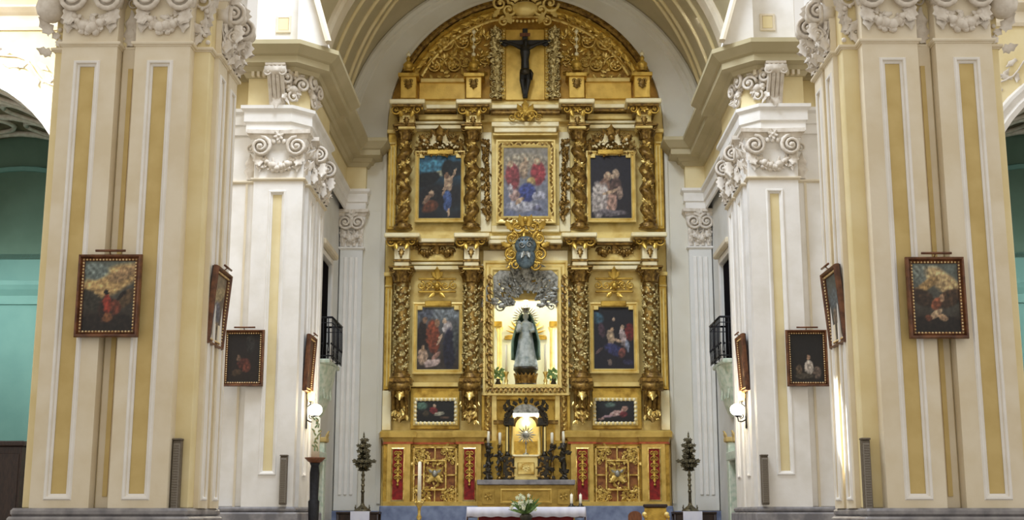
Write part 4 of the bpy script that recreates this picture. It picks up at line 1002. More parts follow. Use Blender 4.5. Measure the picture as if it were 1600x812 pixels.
def painting(M, wd, hh, fw, label, group, top, bot, blobs, seed, style='wall', res=44):
    """M: local x right, z up, out is -y; origin at the middle of the canvas"""
    e = empty('painting', M.to_translation() - Vector((0, 0, hh / 2 + fw)), label, 'painting', group)
    canvas(wd, hh, top, bot, blobs, res, int(res * hh / wd), seed, M @ Matrix.Translation((0, -.03, 0)), e)
    rect = [(-wd / 2, -hh / 2), (wd / 2, -hh / 2), (wd / 2, hh / 2), (-wd / 2, hh / 2)]
    mp = lambda u, v_, h: (u, -h, v_)
    q = MB(); q.box(-wd / 2 - fw * .9, wd / 2 + fw * .9, -.02, .03, -hh / 2 - fw * .9, hh / 2 + fw * .9, 0, M); q.build('backing', 'wooddark', e)
    if style == 'wall':
        q = MB(); q.sweep(rect, [(0, 0), (0, .05), (-fw * .3, .07), (-fw * .45, .06), (-fw * .6, .11), (-fw * .85, .12), (-fw, .07), (-fw, 0)], mp, closed=True, M=M); q.build('frame', 'framewood', e)
        q = MB()
        nbx = max(6, int(wd / .062)); nbz = max(6, int(hh / .062))
        for k in range(nbx + 1):
            for s_ in (-1, 1): q.ball((-wd / 2 - fw * .15 + (wd + fw * .3) * k / nbx, -.07, s_ * (hh / 2 + fw * .15)), .023, 5, 4, M=M)
        for k in range(nbz + 1):
            for s_ in (-1, 1): q.ball((s_ * (wd / 2 + fw * .15), -.07, -hh / 2 - fw * .15 + (hh + fw * .3) * k / nbz), .023, 5, 4, M=M)
        tag(q.build('bead_border', 'framegold', e), kind='stuff')
        q = MB(); q.tube([(-.28, -.14, hh / 2 + fw + .06), (.32, -.14, hh / 2 + fw + .06)], .025, 6, M); q.tube([(0, -.14, hh / 2 + fw + .06), (0, 0, hh / 2 + fw * .6)], .012, 5, M); q.build('picture_light', 'framewood', e)
    elif style == 'gold':
        q = MB(); q.sweep(rect, [(0, 0), (0, .05), (-fw * .25, .1), (-fw * .5, .07), (-fw * .7, .13), (-fw, .12), (-fw, 0)], mp, closed=True, M=M); q.build('frame', 'goldpale', e)
        for s_ in (-1, 1):
            q = MB(); q.box(s_ * wd / 2, s_ * (wd / 2 - wd * .12), -.1, 0, hh / 2 - wd * .07, hh / 2 + fw * .3, .01, M); q.build('frame_ear', 'goldpale', e)
        q = MB(); q.box(-wd * .32, wd * .32, -.16, 0, hh / 2 + fw * .1, hh / 2 + fw * 1.3, .02, M); q.build('frame_top_block', 'gold', e)
    elif style == 'scallop':
        q = MB(); q.sweep(rect, [(0, 0), (0, .04), (-fw * .6, .06), (-fw, .05), (-fw, 0)], mp, closed=True, M=M); q.build('frame', 'goldpale', e)
        q = MB(); n = 9
        for k in range(n + 1):
            for s_ in (-1, 1): q.ball((-wd / 2 + wd * k / n, -.05, s_ * (hh / 2 + fw * .35)), .065, 7, 5, (1, .6, 1), M)
        for k in range(5):
            for s_ in (-1, 1): q.ball((s_ * (wd / 2 + fw * .35), -.05, -hh / 2 + hh * (k + .5) / 5), .065, 7, 5, (1, .6, 1), M)
        tag(q.build('scalloped_border', 'goldwhite', e), kind='stuff')
    elif style == 'carved':
        q = MB(); q.sweep(rect, [(0, 0), (0, .06), (-fw * .2, .1), (-fw * .35, .08), (-fw * .4, .05), (-fw * .75, .07), (-fw * .8, .14), (-fw, .14), (-fw, 0)], mp, closed=True, M=M); q.build('frame', 'goldpale', e)
        q = MB(); rg = random.Random(seed)
        def ring(x, z, a): leaf(q, M, x, -.06, z, a + (.5 if rg.random() < .5 else -.5), .2, .13, .4, 1, 5)
        n = int(wd / .16); nz = int(hh / .16)
        for k in range(n + 1):
            for s_ in (-1, 1): ring(-wd / 2 + wd * k / n, s_ * (hh / 2 + fw * .58), 0)
        for k in range(nz + 1):
            for s_ in (-1, 1): ring(s_ * (wd / 2 + fw * .58), -hh / 2 + hh * k / nz, PI / 2)
        tag(q.build('frame_leaves', 'golddark', e), kind='stuff')
    return e
def in_rect(x0, y0, x1, y1, Y):
    p0 = P(x0, y1, Y); p1 = P(x1, y0, Y); ym = (y0 + y1) / 2; xa, xb = XX(x0, ym, Y), XX(x1, ym, Y)
    return T((xa + xb) / 2, Y, (p0.z + p1.z) / 2), xb - xa, p1.z - p0.z
sk = (214, 176, 140)
G1 = 'paintings of the altarpiece'
M, a, b = in_rect(655, 243, 720, 341, 46.1)
painting(M, a, b, .16, 'altarpiece painting of a bare-armed figure pointing up under a blue sky', G1, (44, 110, 150), (30, 26, 26), [
    (.35, .82, .5, .1, 0, (70, 150, 190), 1.5), (.45, .70, .35, .05, .1, (196, 196, 160), 1.5), (.2, .62, .3, .12, .2, (26, 30, 30), 2), (.72, .76, .18, .16, 0, (20, 28, 26), 2.5), (.9, .8, .2, .12, 0, (30, 40, 44), 2),
    (.5, .35, .7, .2, 0, (32, 30, 30), 1.2), (.70, .56, .09, .13, .2, sk, 3), (.83, .70, .03, .12, -.5, sk, 3), (.62, .48, .03, .14, -.4, sk, 3), (.66, .68, .05, .05, 0, (150, 110, 80), 3), (.68, .28, .10, .16, 0, (70, 100, 170), 3), (.72, .10, .03, .06, 0, sk, 3),
    (.27, .18, .2, .09, .2, (120, 64, 36), 2), (.3, .38, .06, .05, 0, sk, 3), (.2, .3, .12, .05, .6, (170, 130, 100), 2)], 1, 'gold')
M, a, b = in_rect(923, 243, 986, 341, 46.1)
painting(M, a, b, .16, 'altarpiece painting of two pale robed figures embracing against a dark ground', G1, (34, 32, 48), (40, 34, 40), [
    (.42, .66, .09, .07, 0, sk, 2.5), (.62, .68, .09, .08, 0, (200, 170, 140), 2.5), (.35, .5, .14, .14, .3, (150, 110, 90), 2), (.18, .28, .16, .3, 0, (196, 184, 176), 2.5), (.35, .3, .12, .26, .1, (206, 190, 184), 2), (.52, .25, .12, .22, -.2, (196, 150, 130), 2),
    (.62, .5, .14, .14, -.2, (100, 74, 66), 2), (.48, .42, .2, .03, .2, sk, 3), (.72, .4, .07, .1, 0, (170, 140, 120), 2.5), (.5, .08, .4, .05, 0, (120, 110, 116), 1.5)], 2, 'gold')
M, a, b = in_rect(787, 231, 856, 338, 46.0)
painting(M, a, b, .28, 'large central altarpiece painting of red and blue robed figures above pale clouds', G1, (176, 168, 150), (120, 132, 170), [
    (.5, .8, .5, .12, 0, (190, 176, 150), 1.5), (.2, .58, .16, .2, .2, (170, 70, 74), 2), (.16, .76, .06, .06, 0, sk, 3), (.45, .66, .1, .12, 0, (190, 160, 130), 2), (.5, .8, .06, .05, 0, sk, 3), (.78, .62, .17, .18, -.2, (190, 64, 70), 2), (.76, .8, .06, .05, 0, sk, 3), (.62, .5, .1, .08, 0, (206, 170, 100), 2),
    (.5, .34, .22, .14, .2, (64, 78, 160), 2), (.25, .3, .12, .08, .4, (200, 160, 150), 2), (.15, .38, .06, .08, 0, (210, 200, 210), 2), (.8, .3, .16, .07, 0, (176, 176, 196), 2), (.45, .14, .4, .08, 0, (190, 190, 206), 1.5), (.35, .22, .1, .04, .5, sk, 3), (.75, .12, .1, .04, 0, (110, 110, 140), 2)], 3, 'carved')
M, a, b = in_rect(652, 480, 717, 577, 46.1)
painting(M, a, b, .17, 'altarpiece painting of robed elders meeting a woman in white and dark blue', G1, (112, 122, 130), (60, 46, 36), [
    (.6, .88, .5, .1, 0, (130, 140, 146), 1.5), (.2, .9, .2, .1, 0, (90, 96, 110), 1.5), (.12, .5, .13, .26, 0, (40, 28, 22), 2.5), (.18, .78, .06, .05, 0, (150, 110, 80), 3), (.38, .52, .16, .26, .15, (150, 66, 36), 2.5), (.48, .74, .06, .06, 0, (180, 130, 90), 3), (.72, .66, .11, .1, .2, (214, 200, 196), 3), (.66, .78, .05, .05, 0, sk, 3),
    (.78, .32, .15, .32, 0, (36, 36, 56), 2.5), (.54, .48, .03, .1, -.6, sk, 3), (.92, .5, .06, .3, 0, (80, 84, 80), 1.5), (.14, .2, .12, .13, 0, (196, 160, 130), 2.5), (.14, .34, .05, .05, 0, (190, 150, 110), 3), (.36, .1, .2, .06, .2, (210, 180, 170), 2.5), (.45, .22, .12, .04, .5, (180, 130, 110), 2)], 4, 'gold')
M, a, b = in_rect(928, 480, 990, 576, 46.1)
painting(M, a, b, .17, 'dark altarpiece painting of seated figures with a red cloak at one side', G1, (24, 24, 34), (26, 24, 40), [
    (.12, .82, .14, .1, 0, (50, 90, 110), 1.5), (.9, .6, .12, .14, .2, (120, 30, 30), 2), (.2, .62, .08, .14, .3, (84, 56, 70), 1.6), (.5, .8, .03, .03, 0, sk, 2), (.42, .5, .09, .13, .2, (190, 160, 124), 2.2), (.46, .64, .045, .04, 0, (196, 156, 116), 2.2), (.72, .68, .04, .04, 0, sk, 2.4), (.74, .5, .08, .17, .35, (186, 164, 160), 2.2), (.84, .36, .05, .1, .2, (140, 150, 176), 2), (.58, .46, .12, .025, -.2, sk, 2.4),
    (.5, .3, .24, .1, -.2, (50, 54, 110), 1.8), (.7, .25, .1, .08, .5, (130, 70, 60), 2), (.4, .1, .05, .04, 0, (120, 100, 90), 2), (.12, .3, .1, .03, .5, (120, 90, 90), 2), (.85, .1, .14, .05, 0, (46, 44, 80), 1.5)], 5, 'gold')
M, a, b = in_rect(651, 626, 710, 659, 46.02)
painting(M, a, b, .12, 'small dark predella painting with a red-clad kneeling figure', G1, (36, 40, 38), (20, 20, 22), [(.15, .75, .14, .2, 0, (90, 130, 110), 1.5), (.45, .55, .1, .16, .3, (140, 40, 44), 2.5), (.48, .75, .04, .07, 0, sk, 3), (.6, .38, .14, .08, .4, (180, 176, 150), 2.5), (.25, .4, .08, .15, 0, (80, 66, 46), 2), (.75, .2, .12, .06, 0, (110, 80, 60), 2)], 6, 'scallop', 40)
M, a, b = in_rect(931, 626, 991, 659, 46.02)
painting(M, a, b, .12, 'small dark predella painting with a pink reclining figure', G1, (40, 46, 54), (24, 22, 28), [(.38, .8, .14, .12, 0, (90, 120, 110), 1.5), (.55, .42, .2, .12, .4, (214, 170, 160), 2.5), (.75, .62, .08, .12, 0, (200, 150, 130), 2.5), (.3, .28, .14, .06, .3, (190, 150, 160), 2.5), (.15, .14, .08, .05, .3, (180, 140, 130), 2.5), (.72, .36, .1, .14, 0, (130, 40, 50), 2)], 7, 'scallop', 40)
G2 = 'framed paintings on the piers'
M, a, b = in_rect(131, 408, 210, 517, 24.9)
painting(M, a, b, .13, 'framed painting of a red-robed figure under golden clouds on the near pier', G2, (120, 130, 120), (50, 36, 26), [(.5, .70, .7, .2, .3, (230, 184, 112), 1.6), (.2, .85, .3, .12, 0, (130, 146, 140), 1.5), (.75, .82, .3, .1, .3, (190, 150, 100), 1.5), (.2, .42, .3, .12, -.5, (60, 56, 46), 2), (.85, .45, .25, .1, .5, (100, 76, 48), 2), (.5, .1, .7, .14, 0, (40, 30, 24), 2), (.5, .3, .2, .2, 0, (60, 36, 28), 1.6), (.48, .38, .08, .15, .1, (170, 54, 36), 2.5), (.45, .55, .04, .04, 0, (30, 24, 22), 3), (.65, .34, .1, .12, .4, (130, 60, 40), 2), (.75, .5, .1, .03, .6, (40, 30, 26), 3), (.5, .2, .1, .06, 0, (150, 90, 50), 2)], 8)
M, a, b = in_rect(1427, 412, 1498, 519, 24.9)
painting(M, a, b, .13, 'framed painting of pale fallen figures on a dark hillside on the near pier', G2, (120, 132, 124), (50, 34, 22), [(.3, .85, .4, .14, 0, (130, 140, 130), 1.5), (.7, .72, .45, .16, -.4, (220, 184, 124), 1.6), (.3, .68, .3, .08, .4, (190, 150, 90), 1.6), (.2, .5, .28, .12, -.3, (70, 50, 34), 2), (.8, .5, .3, .12, .3, (80, 56, 36), 2), (.5, .1, .7, .14, 0, (36, 26, 20), 2), (.5, .42, .12, .08, .5, (150, 80, 50), 2.2), (.62, .5, .05, .05, 0, (196, 150, 110), 3), (.45, .26, .18, .05, .4, (206, 170, 130), 2.6), (.62, .22, .1, .05, -.3, (190, 150, 110), 2.4), (.3, .2, .08, .05, 0, (130, 70, 44), 2)], 9)
# paintings hung on the inner sides of the piers lean forward
XI1 = 6.64
for sx, lab, tp, bt, bl, sd in ((-1, 'framed painting of hazy blue hills seen edge-on beside the red-robed one', (170, 150, 120), (90, 80, 84), [(.5, .7, .5, .12, .2, (200, 176, 130), 1.6), (.5, .4, .3, .2, 0, (110, 110, 130), 1.6), (.6, .2, .3, .1, 0, (130, 110, 90), 1.6)], 10),
                                (1, 'framed painting of a grey-green landscape seen edge-on beside the hillside one', (110, 116, 112), (64, 60, 50), [(.5, .6, .4, .2, 0, (100, 110, 116), 1.6), (.4, .3, .2, .2, 0, (130, 110, 90), 1.6), (.6, .2, .3, .1, 0, (80, 70, 56), 1.6)], 11)):
    zc_ = ZZ(482, 26.6)
    M = T(sx * XI1, 26.45, zc_, PI / 2 if sx < 0 else -PI / 2) @ Matrix.Translation((0, -.1, 0)) @ Matrix.Rotation(.085, 4, 'X')
    painting(M, .98, 1.36, .14, lab, G2, tp, bt, bl, sd)
M, a, b = in_rect(360, 522, 402, 597, 35.92)
painting(M, a + .15, b, .12, 'dark framed painting of shadowy red figures on the chancel pier', G2, (34, 26, 26), (40, 26, 20), [(.5, .4, .2, .12, 0, (90, 40, 30), 1.8), (.35, .5, .06, .06, 0, (110, 80, 60), 2), (.6, .3, .14, .1, .4, (110, 50, 36), 1.8), (.7, .8, .14, .2, 0, (50, 46, 44), 1.5), (.3, .2, .16, .08, 0, (80, 56, 36), 1.6)], 12)
M, a, b = in_rect(1239, 522, 1282, 597, 35.92)
painting(M, a + .15, b, .12, 'dark framed painting with a pale seated figure on the chancel pier', G2, (26, 24, 26), (36, 28, 24), [(.55, .3, .14, .16, .2, (190, 176, 160), 2.4), (.55, .52, .06, .05, 0, (170, 130, 100), 2.4), (.25, .25, .1, .12, 0, (100, 80, 60), 1.8), (.8, .2, .12, .12, 0, (110, 90, 76), 1.8), (.4, .12, .3, .06, 0, (80, 70, 56), 1.6)], 13)
XI2 = 6.48
for sx, lab, sd in ((-1, 'framed painting on the chancel pier seen edge-on above the candle stand', 14), (1, 'framed painting on the chancel pier seen edge-on above the bare wall lamp', 15)):
    M = T(sx * XI2, 37.3, ZZ(568, 37.3), PI / 2 if sx < 0 else -PI / 2) @ Matrix.Translation((0, -.06, 0)) @ Matrix.Rotation(.06, 4, 'X')
    painting(M, .86, 1.4, .13, lab, G2, (110, 76, 52), (70, 44, 30), [(.5, .5, .3, .2, 0, (130, 80, 56), 1.6), (.4, .3, .2, .1, 0, (150, 110, 80), 1.6)], sd)
# ================================================================ figures
def remesh(o, vx, sm=4):
    r = o.modifiers.new('remesh', 'REMESH'); r.mode = 'VOXEL'; r.voxel_size = vx; r.use_smooth_shade = True
    s_ = o.modifiers.new('smooth', 'SMOOTH'); s_.factor = .5; s_.iterations = sm
# crucifix
cz0, cz1 = ZZ(152, 46.0), ZZ(44, 46.0); cbz = ZZ(66, 46.0)
cr = empty('crucifix', (0, 46.05, cz0), 'black crucifix with a dark carved figure in the attic of the altarpiece', 'crucifix')
q = MB(); q.box(-.1, .1, 46.0, 46.14, cz0, cz1, .02); q.build('cross_upright', 'crossblack', cr)
xh = abs(XX(789, 66, 46.0))
q = MB(); q.box(-xh, xh, 46.0, 46.14, cbz - .1, cbz + .1, .02)
q.build('cross_beam', 'crossblack', cr)
for sx in (-1, 1):
    q = MB(); q.ball((sx * xh, 46.07, cbz), .15, 8, 6, (1, .5, 1)); q.build('beam_finial', 'crossblack', cr)
q = MB(); q.box(-.2, .2, 45.96, 46.0, cz1 - .34, cz1 - .2, .01); q.build('title_board', 'woodbrown', cr)
q = MB(); yb = 45.86; sh_z = cbz - .28
q.tube([(0, yb, sh_z - 1.02), (0, yb - .03, sh_z - .8), (0, yb - .06, sh_z - .5), (0, yb - .08, sh_z - .2), (0, yb - .05, sh_z - .02), (0, yb - .05, sh_z + .08)], [.15, .165, .15, .2, .17, .08], 10)
q.ball((.03, yb - .1, sh_z + .2), .12, 10, 8, (.85, 1, 1.2)); q.ball((.04, yb - .21, sh_z + .17), .03, 6, 5); q.ball((.03, yb - .15, sh_z + .08), .07, 8, 6)
for sx in (-1, 1):
    q.tube([(sx * .15, yb - .04, sh_z - .02), (sx * .45, yb, sh_z + .14), (sx * .72, yb + .04, cbz - .02), (sx * .88, yb + .08, cbz + .02)], [.09, .065, .05, .05], 8)
    for k in range(5):
        a = -.5 + k * .25; q.tube([(sx * .86, yb + .06, cbz + .02), (sx * (.86 + .13 * math.cos(a)), yb + .03, cbz + .02 + .13 * math.sin(a))], [.024, .014], 5)
    q.tube([(sx * .09, yb, sh_z - .95), (sx * .12, yb - .12, sh_z - 1.35), (sx * .05, yb - .04, sh_z - 1.85), (sx * .03, yb - .1, sh_z - 2.02)], [.125, .1, .06, .045], 8)
fo = q.build('figure', 'crossblack', cr); remesh(fo, .022, 3)
q = MB(); q.lathe([(.17, -.2), (.21, -.12), (.2, 0), (.17, .05)], 14, (0, yb - .03, sh_z - .92), fn=lambda a, z: 1 + .06 * math.cos(7 * a)); q.tube([(.18, yb - .05, sh_z - .9), (.26, yb - .08, sh_z - 1.05), (.24, yb - .05, sh_z - 1.3)], [.05, .06, .03], 6); q.build('loincloth', 'bronze', cr)
# statue of the Virgin in the niche
Ys = 46.75; zs0 = ZZ(574, Ys) ; hs = ZZ(487, Ys) - zs0
ped_ = empty('statue_pedestal', (0, Ys, zN0), 'dark bronze pedestal under the standing statue in the niche', 'pedestal')
q = MB(); hp = zs0 - zN0; q.lathe([(.42, 0), (.42, .08), (.34, .12), (.3, hp * .5), (.42, hp * .8), (.46, hp * .86), (.46, hp)], 20, (0, Ys, zN0)); q.build('base', 'bronze', ped_)
q = MB(); 
for k in range(9): a = PI + PI * k / 8; leaf(q, T(.36 * math.cos(a), Ys + .36 * math.sin(a), zN0 + .1, a + PI / 2), 0, 0, 0, PI / 2, .4, .2, .3)
q.build('carved_leaves', 'golddark', ped_)
st = empty('statue', (0, Ys, zs0), 'standing white and green robed female statue in the lit niche', 'statue')
s = hs / 1.72
q = MB(); prof = [(.36, 0), (.35, .1), (.3, .4), (.25, .7), (.22, .95), (.19, 1.08), (.22, 1.25), (.21, 1.36), (.1, 1.42), (.06, 1.47)]
q.lathe([(r_ * s, z * s) for r_, z in prof], 28, (0, Ys, zs0), fn=lambda a, z: (1 + .07 * math.cos(9 * a + z * 2) * max(0, 1 - z / (1.3 * s))))
q.ball((0, Ys - .02, zs0 + 1.58 * s), .115 * s, 12, 9, (.85, 1, 1.2)); q.ball((0, Ys - .135 * s, zs0 + 1.57 * s), .022 * s, 6, 5)
q.tube([(.19 * s, Ys, zs0 + 1.34 * s), (.27 * s, Ys - .06, zs0 + 1.12 * s), (.12 * s, Ys - .26 * s, zs0 + 1.08 * s)], [.08 * s, .07 * s, .045 * s], 8)
q.tube([(-.19 * s, Ys, zs0 + 1.34 * s), (-.28 * s, Ys - .06, zs0 + 1.1 * s), (-.2 * s, Ys - .28 * s, zs0 + 1.2 * s)], [.08 * s, .07 * s, .045 * s], 8)
for sx, x0, z0_ in ((1, .12, 1.08), (-1, -.2, 1.2)):
    for k in range(5): q.tube([(x0 * s, Ys - .26 * s, zs0 + z0_ * s), (x0 * s + (k - 2) * .018 * s, Ys - .36 * s, zs0 + (z0_ + .03) * s)], [.018 * s, .011 * s], 5)
bo = q.build('figure', 'robewhite', st); remesh(bo, .02, 2)
q = MB(); pts = []
vs = []; fs = []
for i in range(13):
    t = i / 12; z = zs0 + s * (1.66 * (1 - t) + .25 * t)
    for k in range(13):
        a = -.55 + (PI + 1.1) * k / 12; rr = s * (.15 + .28 * min(1, t * 1.6) ** .8) * (1 + .05 * math.cos(8 * a))
        if t < .12: rr *= .75 + t * 2
        vs.append((rr * math.cos(a), Ys + rr * math.sin(a) + .02, z))
for i in range(12):
    for k in range(12): fs.append((i * 13 + k, i * 13 + k + 1, (i + 1) * 13 + k + 1, (i + 1) * 13 + k))
q.add(vs, fs, True); mo = q.build('mantle', 'robegreen', st); so = mo.modifiers.new('thick', 'SOLIDIFY'); so.thickness = .03
q = MB(); q.lathe([(.1 * s, 0), (.12 * s, .04), (.1 * s, .06), (.15 * s, .16), (.04, .2)], 12, (0, Ys, zs0 + 1.7 * s)); q.build('crown', 'silver', st)
q = MB(); M = T(-.1, Ys - .2 * s, zs0)
q.ball((-.12 * s, -.12, 1.34 * s), .06 * s, 9, 7, M=M); q.lathe([(.04, 0), (.09 * s, .02), (.07 * s, .2 * s), (.03, .26 * s)], 10, (-.12 * s, -.12, 1.06 * s), M); q.tube([(-.12 * s, -.14, 1.24 * s), (-.02, -.2, 1.2 * s)], [.03, .02], 6, M)
q.build('child_figure', 'robewhite', st)
q = MB(); 
for k in range(26):
    a = 2 * PI * k / 26; leaf(q, T(0, Ys + .15, zs0 + 1.55 * s), .24 * math.cos(a), 0, .24 * math.sin(a), a, .26, .06, .05, 1, 4)
q.tube([(.25 * math.cos(2 * PI * k / 24), Ys + .14, zs0 + 1.55 * s + .25 * math.sin(2 * PI * k / 24)) for k in range(25)], .02, 5); q.build('halo', 'silver', st)
q = MB(); rg = random.Random(77)
for k in range(4): 
    a = PI * 1.1 + .26 * PI * k; q.ball((.33 * math.cos(a), Ys + .33 * math.sin(a), zs0 + .05), .12, 8, 6, (1.2, 1, .9))
q.build('cloud_base', 'robewhite', st)
# candlesticks in the niche
for sx in (-1, 1):
    c = empty('niche_candlestick', (sx * .72, 46.62, zN0), 'gilt candlestick in the niche, on the side of the %s' % ('small sidelight' if sx < 0 else 'bright window'), 'candlestick', 'candlesticks in the niche')
    q = MB(); q.lathe([(.14, 0), (.12, .05), (.05, .1), (.08, .2), (.04, .3), (.06, .42), (.1, .5), (.1, .53)], 12, (sx * .72, 46.62, zN0)); q.build('stem', 'goldbright', c)
    q = MB(); q.lathe([(.04, 0), (.04, 1.0), (.01, 1.02)], 10, (sx * .72, 46.62, zN0 + .53)); q.build('candle', 'wax', c)
    c2 = empty('niche_flower_vase', (sx * 1.02, 46.75, zN0), 'little vase of pale flowers in the niche, below the %s' % ('small sidelight' if sx < 0 else 'bright window'), 'vase', 'flower vases in the niche')
    q = MB(); q.lathe([(.08, 0), (.12, .1), (.06, .22), (.1, .28)], 10, (sx * 1.02, 46.75, zN0)); q.build('vase', 'bronze', c2)
    q = MB(); foliage(q, T(sx * 1.02, 46.75, zN0 + .42), -.15, .15, -.12, .2, 26, .16, random.Random(sx + 5)); q.build('flowers', 'leafgreen', c2)
# ================================================================ tabernacle and high altar
Yt = 45.35; zt0 = ZZ(749, 44.9)
tb = empty('tabernacle', (0, Yt, zt0), 'small temple-shaped tabernacle with dark columns above the high altar', 'tabernacle')
def tp(name, x0, y0, x1, y1, Yf, dep, m_, mir=True, b=.012):
    xa, xb = XX(x0, (y0 + y1) / 2, Yf), XX(x1, (y0 + y1) / 2, Yf); za, zb = ZZ(y1, Yf), ZZ(y0, Yf); q = MB(); q.box(xa, xb, Yf, Yf + dep, za, zb, b); o = q.build(name, m_, tb)
    if mir: mirror(o)
    return o
q = MB(); xa = abs(XX(803, 730, 45.2)); q.box(-xa, xa, 45.2, 45.9, zt0, ZZ(713, 45.2), .02); bx_ = q.build('casket', 'goldpale', tb)
q = MB(); q.box(-.3, .3, 45.14, 45.22, zt0 + .18, ZZ(722, 45.2), .02); dd = q.build('casket_door', 'goldbright', tb)
q = MB(); M = T(0, 45.14, zt0 + .42); rosette(q, M, 0, 0, .14, 8); q.build('door_relief', 'goldpale', dd)
q = MB(); q.box(-xa - .05, xa + .05, 45.15, 45.9, ZZ(713, 45.2), ZZ(710, 45.2), .01); q.build('casket_slab', 'goldwhite', tb)
for xc, rr_ in ((793, .075), (801, .06)):
    xw = XX(xc, 690, 45.3 if xc < 798 else 45.55); yy = 45.3 if xc < 798 else 45.55
    q = MB(); zb_ = ZZ(712, yy); zt_ = ZZ(662, yy); q.lathe([(rr_ * 1.4, 0), (rr_ * 1.4, .06), (rr_, .1), (rr_ * .85, zt_ - zb_ - .1), (rr_ * 1.3, zt_ - zb_)], 12, (xw, yy, zb_)); o = q.build('column', 'bronze' if xc < 798 else 'goldpale', tb)
    if xc < 798:
        q = MB(); q.box(xw - .05, xw + .02, yy - .1, yy - .06, zb_ + .15, zt_ - .1, .01); q.build('column_highlight_strip', 'goldpale', o)
    mirror(o)
o = tp('column_pedestal', 786, 712, 803, 749, 45.15, .5, 'bronze', False)
q = MB(); foliage(q, T(XX(794, 730, 45.13), 45.15, ZZ(730, 45.13)), -.16, .16, -.35, .35, 14, .16, random.Random(70)); q.build('carved_leaves', 'golddark', o); mirror(o)
o = tp('column_capital', 787, 652, 803, 664, 45.15, .5, 'bronze', False)
q = MB(); foliage(q, T(XX(795, 650, 45.13), 45.15, ZZ(652, 45.13)), -.18, .18, -.2, .5, 14, .22, random.Random(71), 0, True, PI / 2); q.build('finial_leaves', 'bronze', o); mirror(o)
tp('side_wing', 771, 656, 788, 662, 45.6, .3, 'golddark')
q = MB(); xp = abs(XX(801, 648, 45.2)); q.box(-xp, xp, 45.15, 45.9, ZZ(650, 45.2), ZZ(645, 45.2), .02); q.build('pediment_beam', 'alabasterglow', tb)  # beam is no lamp; its brightness is a glow put into the material
q = MB(); zpb = ZZ(645, 45.2); q.poly([(-xp, zpb)] + [(-xp * math.cos(PI * k / 14), zpb + .32 * math.sin(PI * k / 14)) for k in range(1, 14)] + [(xp, zpb)], 45.2, 45.8); pd = q.build('pediment', 'silver', tb)
q = MB()
for k in range(9): a = PI * k / 8; leaf(q, T(0, 45.2, zpb + .05), -xp * .95 * math.cos(a), 0, .32 * math.sin(a), PI - a, .22, .14, .3, 1, 5)
q.ball((0, 45.2, zpb + .38), .07, 8, 6); q.build('pediment_cresting', 'bronze', pd)
q = MB(); q.box(-xp, xp, 45.85, 45.95, ZZ(712, 45.9), ZZ(650, 45.9)); q.build('back_panel', 'goldpale', tb)
q = MB(); q.sweep([(xp * .8 * math.cos(PI * k / 16), ZZ(666, 45.3) + .35 * math.sin(PI * k / 16)) for k in range(17)], [(0, 0), (0, .1), (.12, .1), (.12, 0)], lambda u, v_, hh: (u, 45.45 - hh, v_), side=-1); q.build('inner_arch', 'golddark', tb)
q = MB(); q.box(-xp * .8, xp * .8, 45.78, 45.84, ZZ(710, 45.8), ZZ(692, 45.8), .01); q.build('lit_alabaster_panel', 'alabasterglow', tb)
q = MB(); za_ = ZZ(710, 45.5); q.lathe([(.12, 0), (.1, .03), (.02, .08), (.02, .35), (.05, .4), (.02, .45), (.02, .5)], 10, (0, 45.5, za_)); mz = ZZ(679, 45.5)
q.ball((0, 45.5, mz), .13, 10, 7, (1, .4, 1)); 
for k in range(16): a = 2 * PI * k / 16; leaf(q, T(0, 45.5, mz), .1 * math.cos(a), 0, .1 * math.sin(a), a, .2 if k % 2 else .28, .06, .05, 1, 4)
mo_ = q.build('monstrance', 'silver', tb)
tl_ = bpy.data.lights.new('tabernacle_lamp', 'POINT'); tl_.energy = 14; tl_.color = (1, .95, .8); tl_.shadow_soft_size = .05
to_ = bpy.data.objects.new('tabernacle_lamp', tl_); C.objects.link(to_); to_.location = (0, 45.5, ZZ(657, 45.4))
# dark leafy candle holders flanking the tabernacle
for sx in (-1, 1):
    for px, top, w0, mt, nm in ((763, 674, .11, 'bronze', 'outermost'), (781, 676, .08, 'golddark', 'inner')):
        xw = sx * abs(XX(px, 700, 45.3)); c = empty('altar_candlestick', (xw, 45.3, zt0), '%s leafy altar candlestick with a short candle, on the tabernacle side %s' % (nm, 'nearer the paschal candle' if sx < 0 else 'nearer the armchair'), 'candlestick', 'candlesticks on the high altar')
        ztop = ZZ(top + 18, 45.3); hc = ztop - zt0
        q = MB(); q.lathe([(w0 * 1.4, 0), (w0 * 1.3, .08), (w0 * .5, .14), (w0, hc * .4), (w0 * .5, hc * .6), (w0 * .9, hc * .85), (w0 * 1.2, hc)], 12, (xw, 45.3, zt0)); q.build('stem', mt, c)
        q = MB(); foliage(q, T(xw, 45.3 - w0, zt0), -w0, w0, .1, hc, 14, .2, random.Random(px + sx)); q.build('leaves', 'bronze', c)
        q = MB(); q.lathe([(.055, 0), (.055, ZZ(top, 45.3) - ztop), (.01, ZZ(top, 45.3) - ztop + .02)], 10, (xw, 45.3, ztop)); q.build('candle', 'wax', c)
ha = empty('high_altar', (0, 45.0, PRE), 'gilded high altar with a grey marble slab below the tabernacle', 'altar')
xs_ = abs(XX(745, 752, 44.6))
q = MB(); q.box(-xs_, xs_, 44.6, 45.9, ZZ(757, 44.6), ZZ(749, 44.6), .02); q.build('slab', 'marble', ha)
q = MB(); q.box(-xs_ + .03, xs_ - .03, 44.7, 45.9, PRE, ZZ(757, 44.6), .01); fr = q.build('front', 'goldolive', ha)
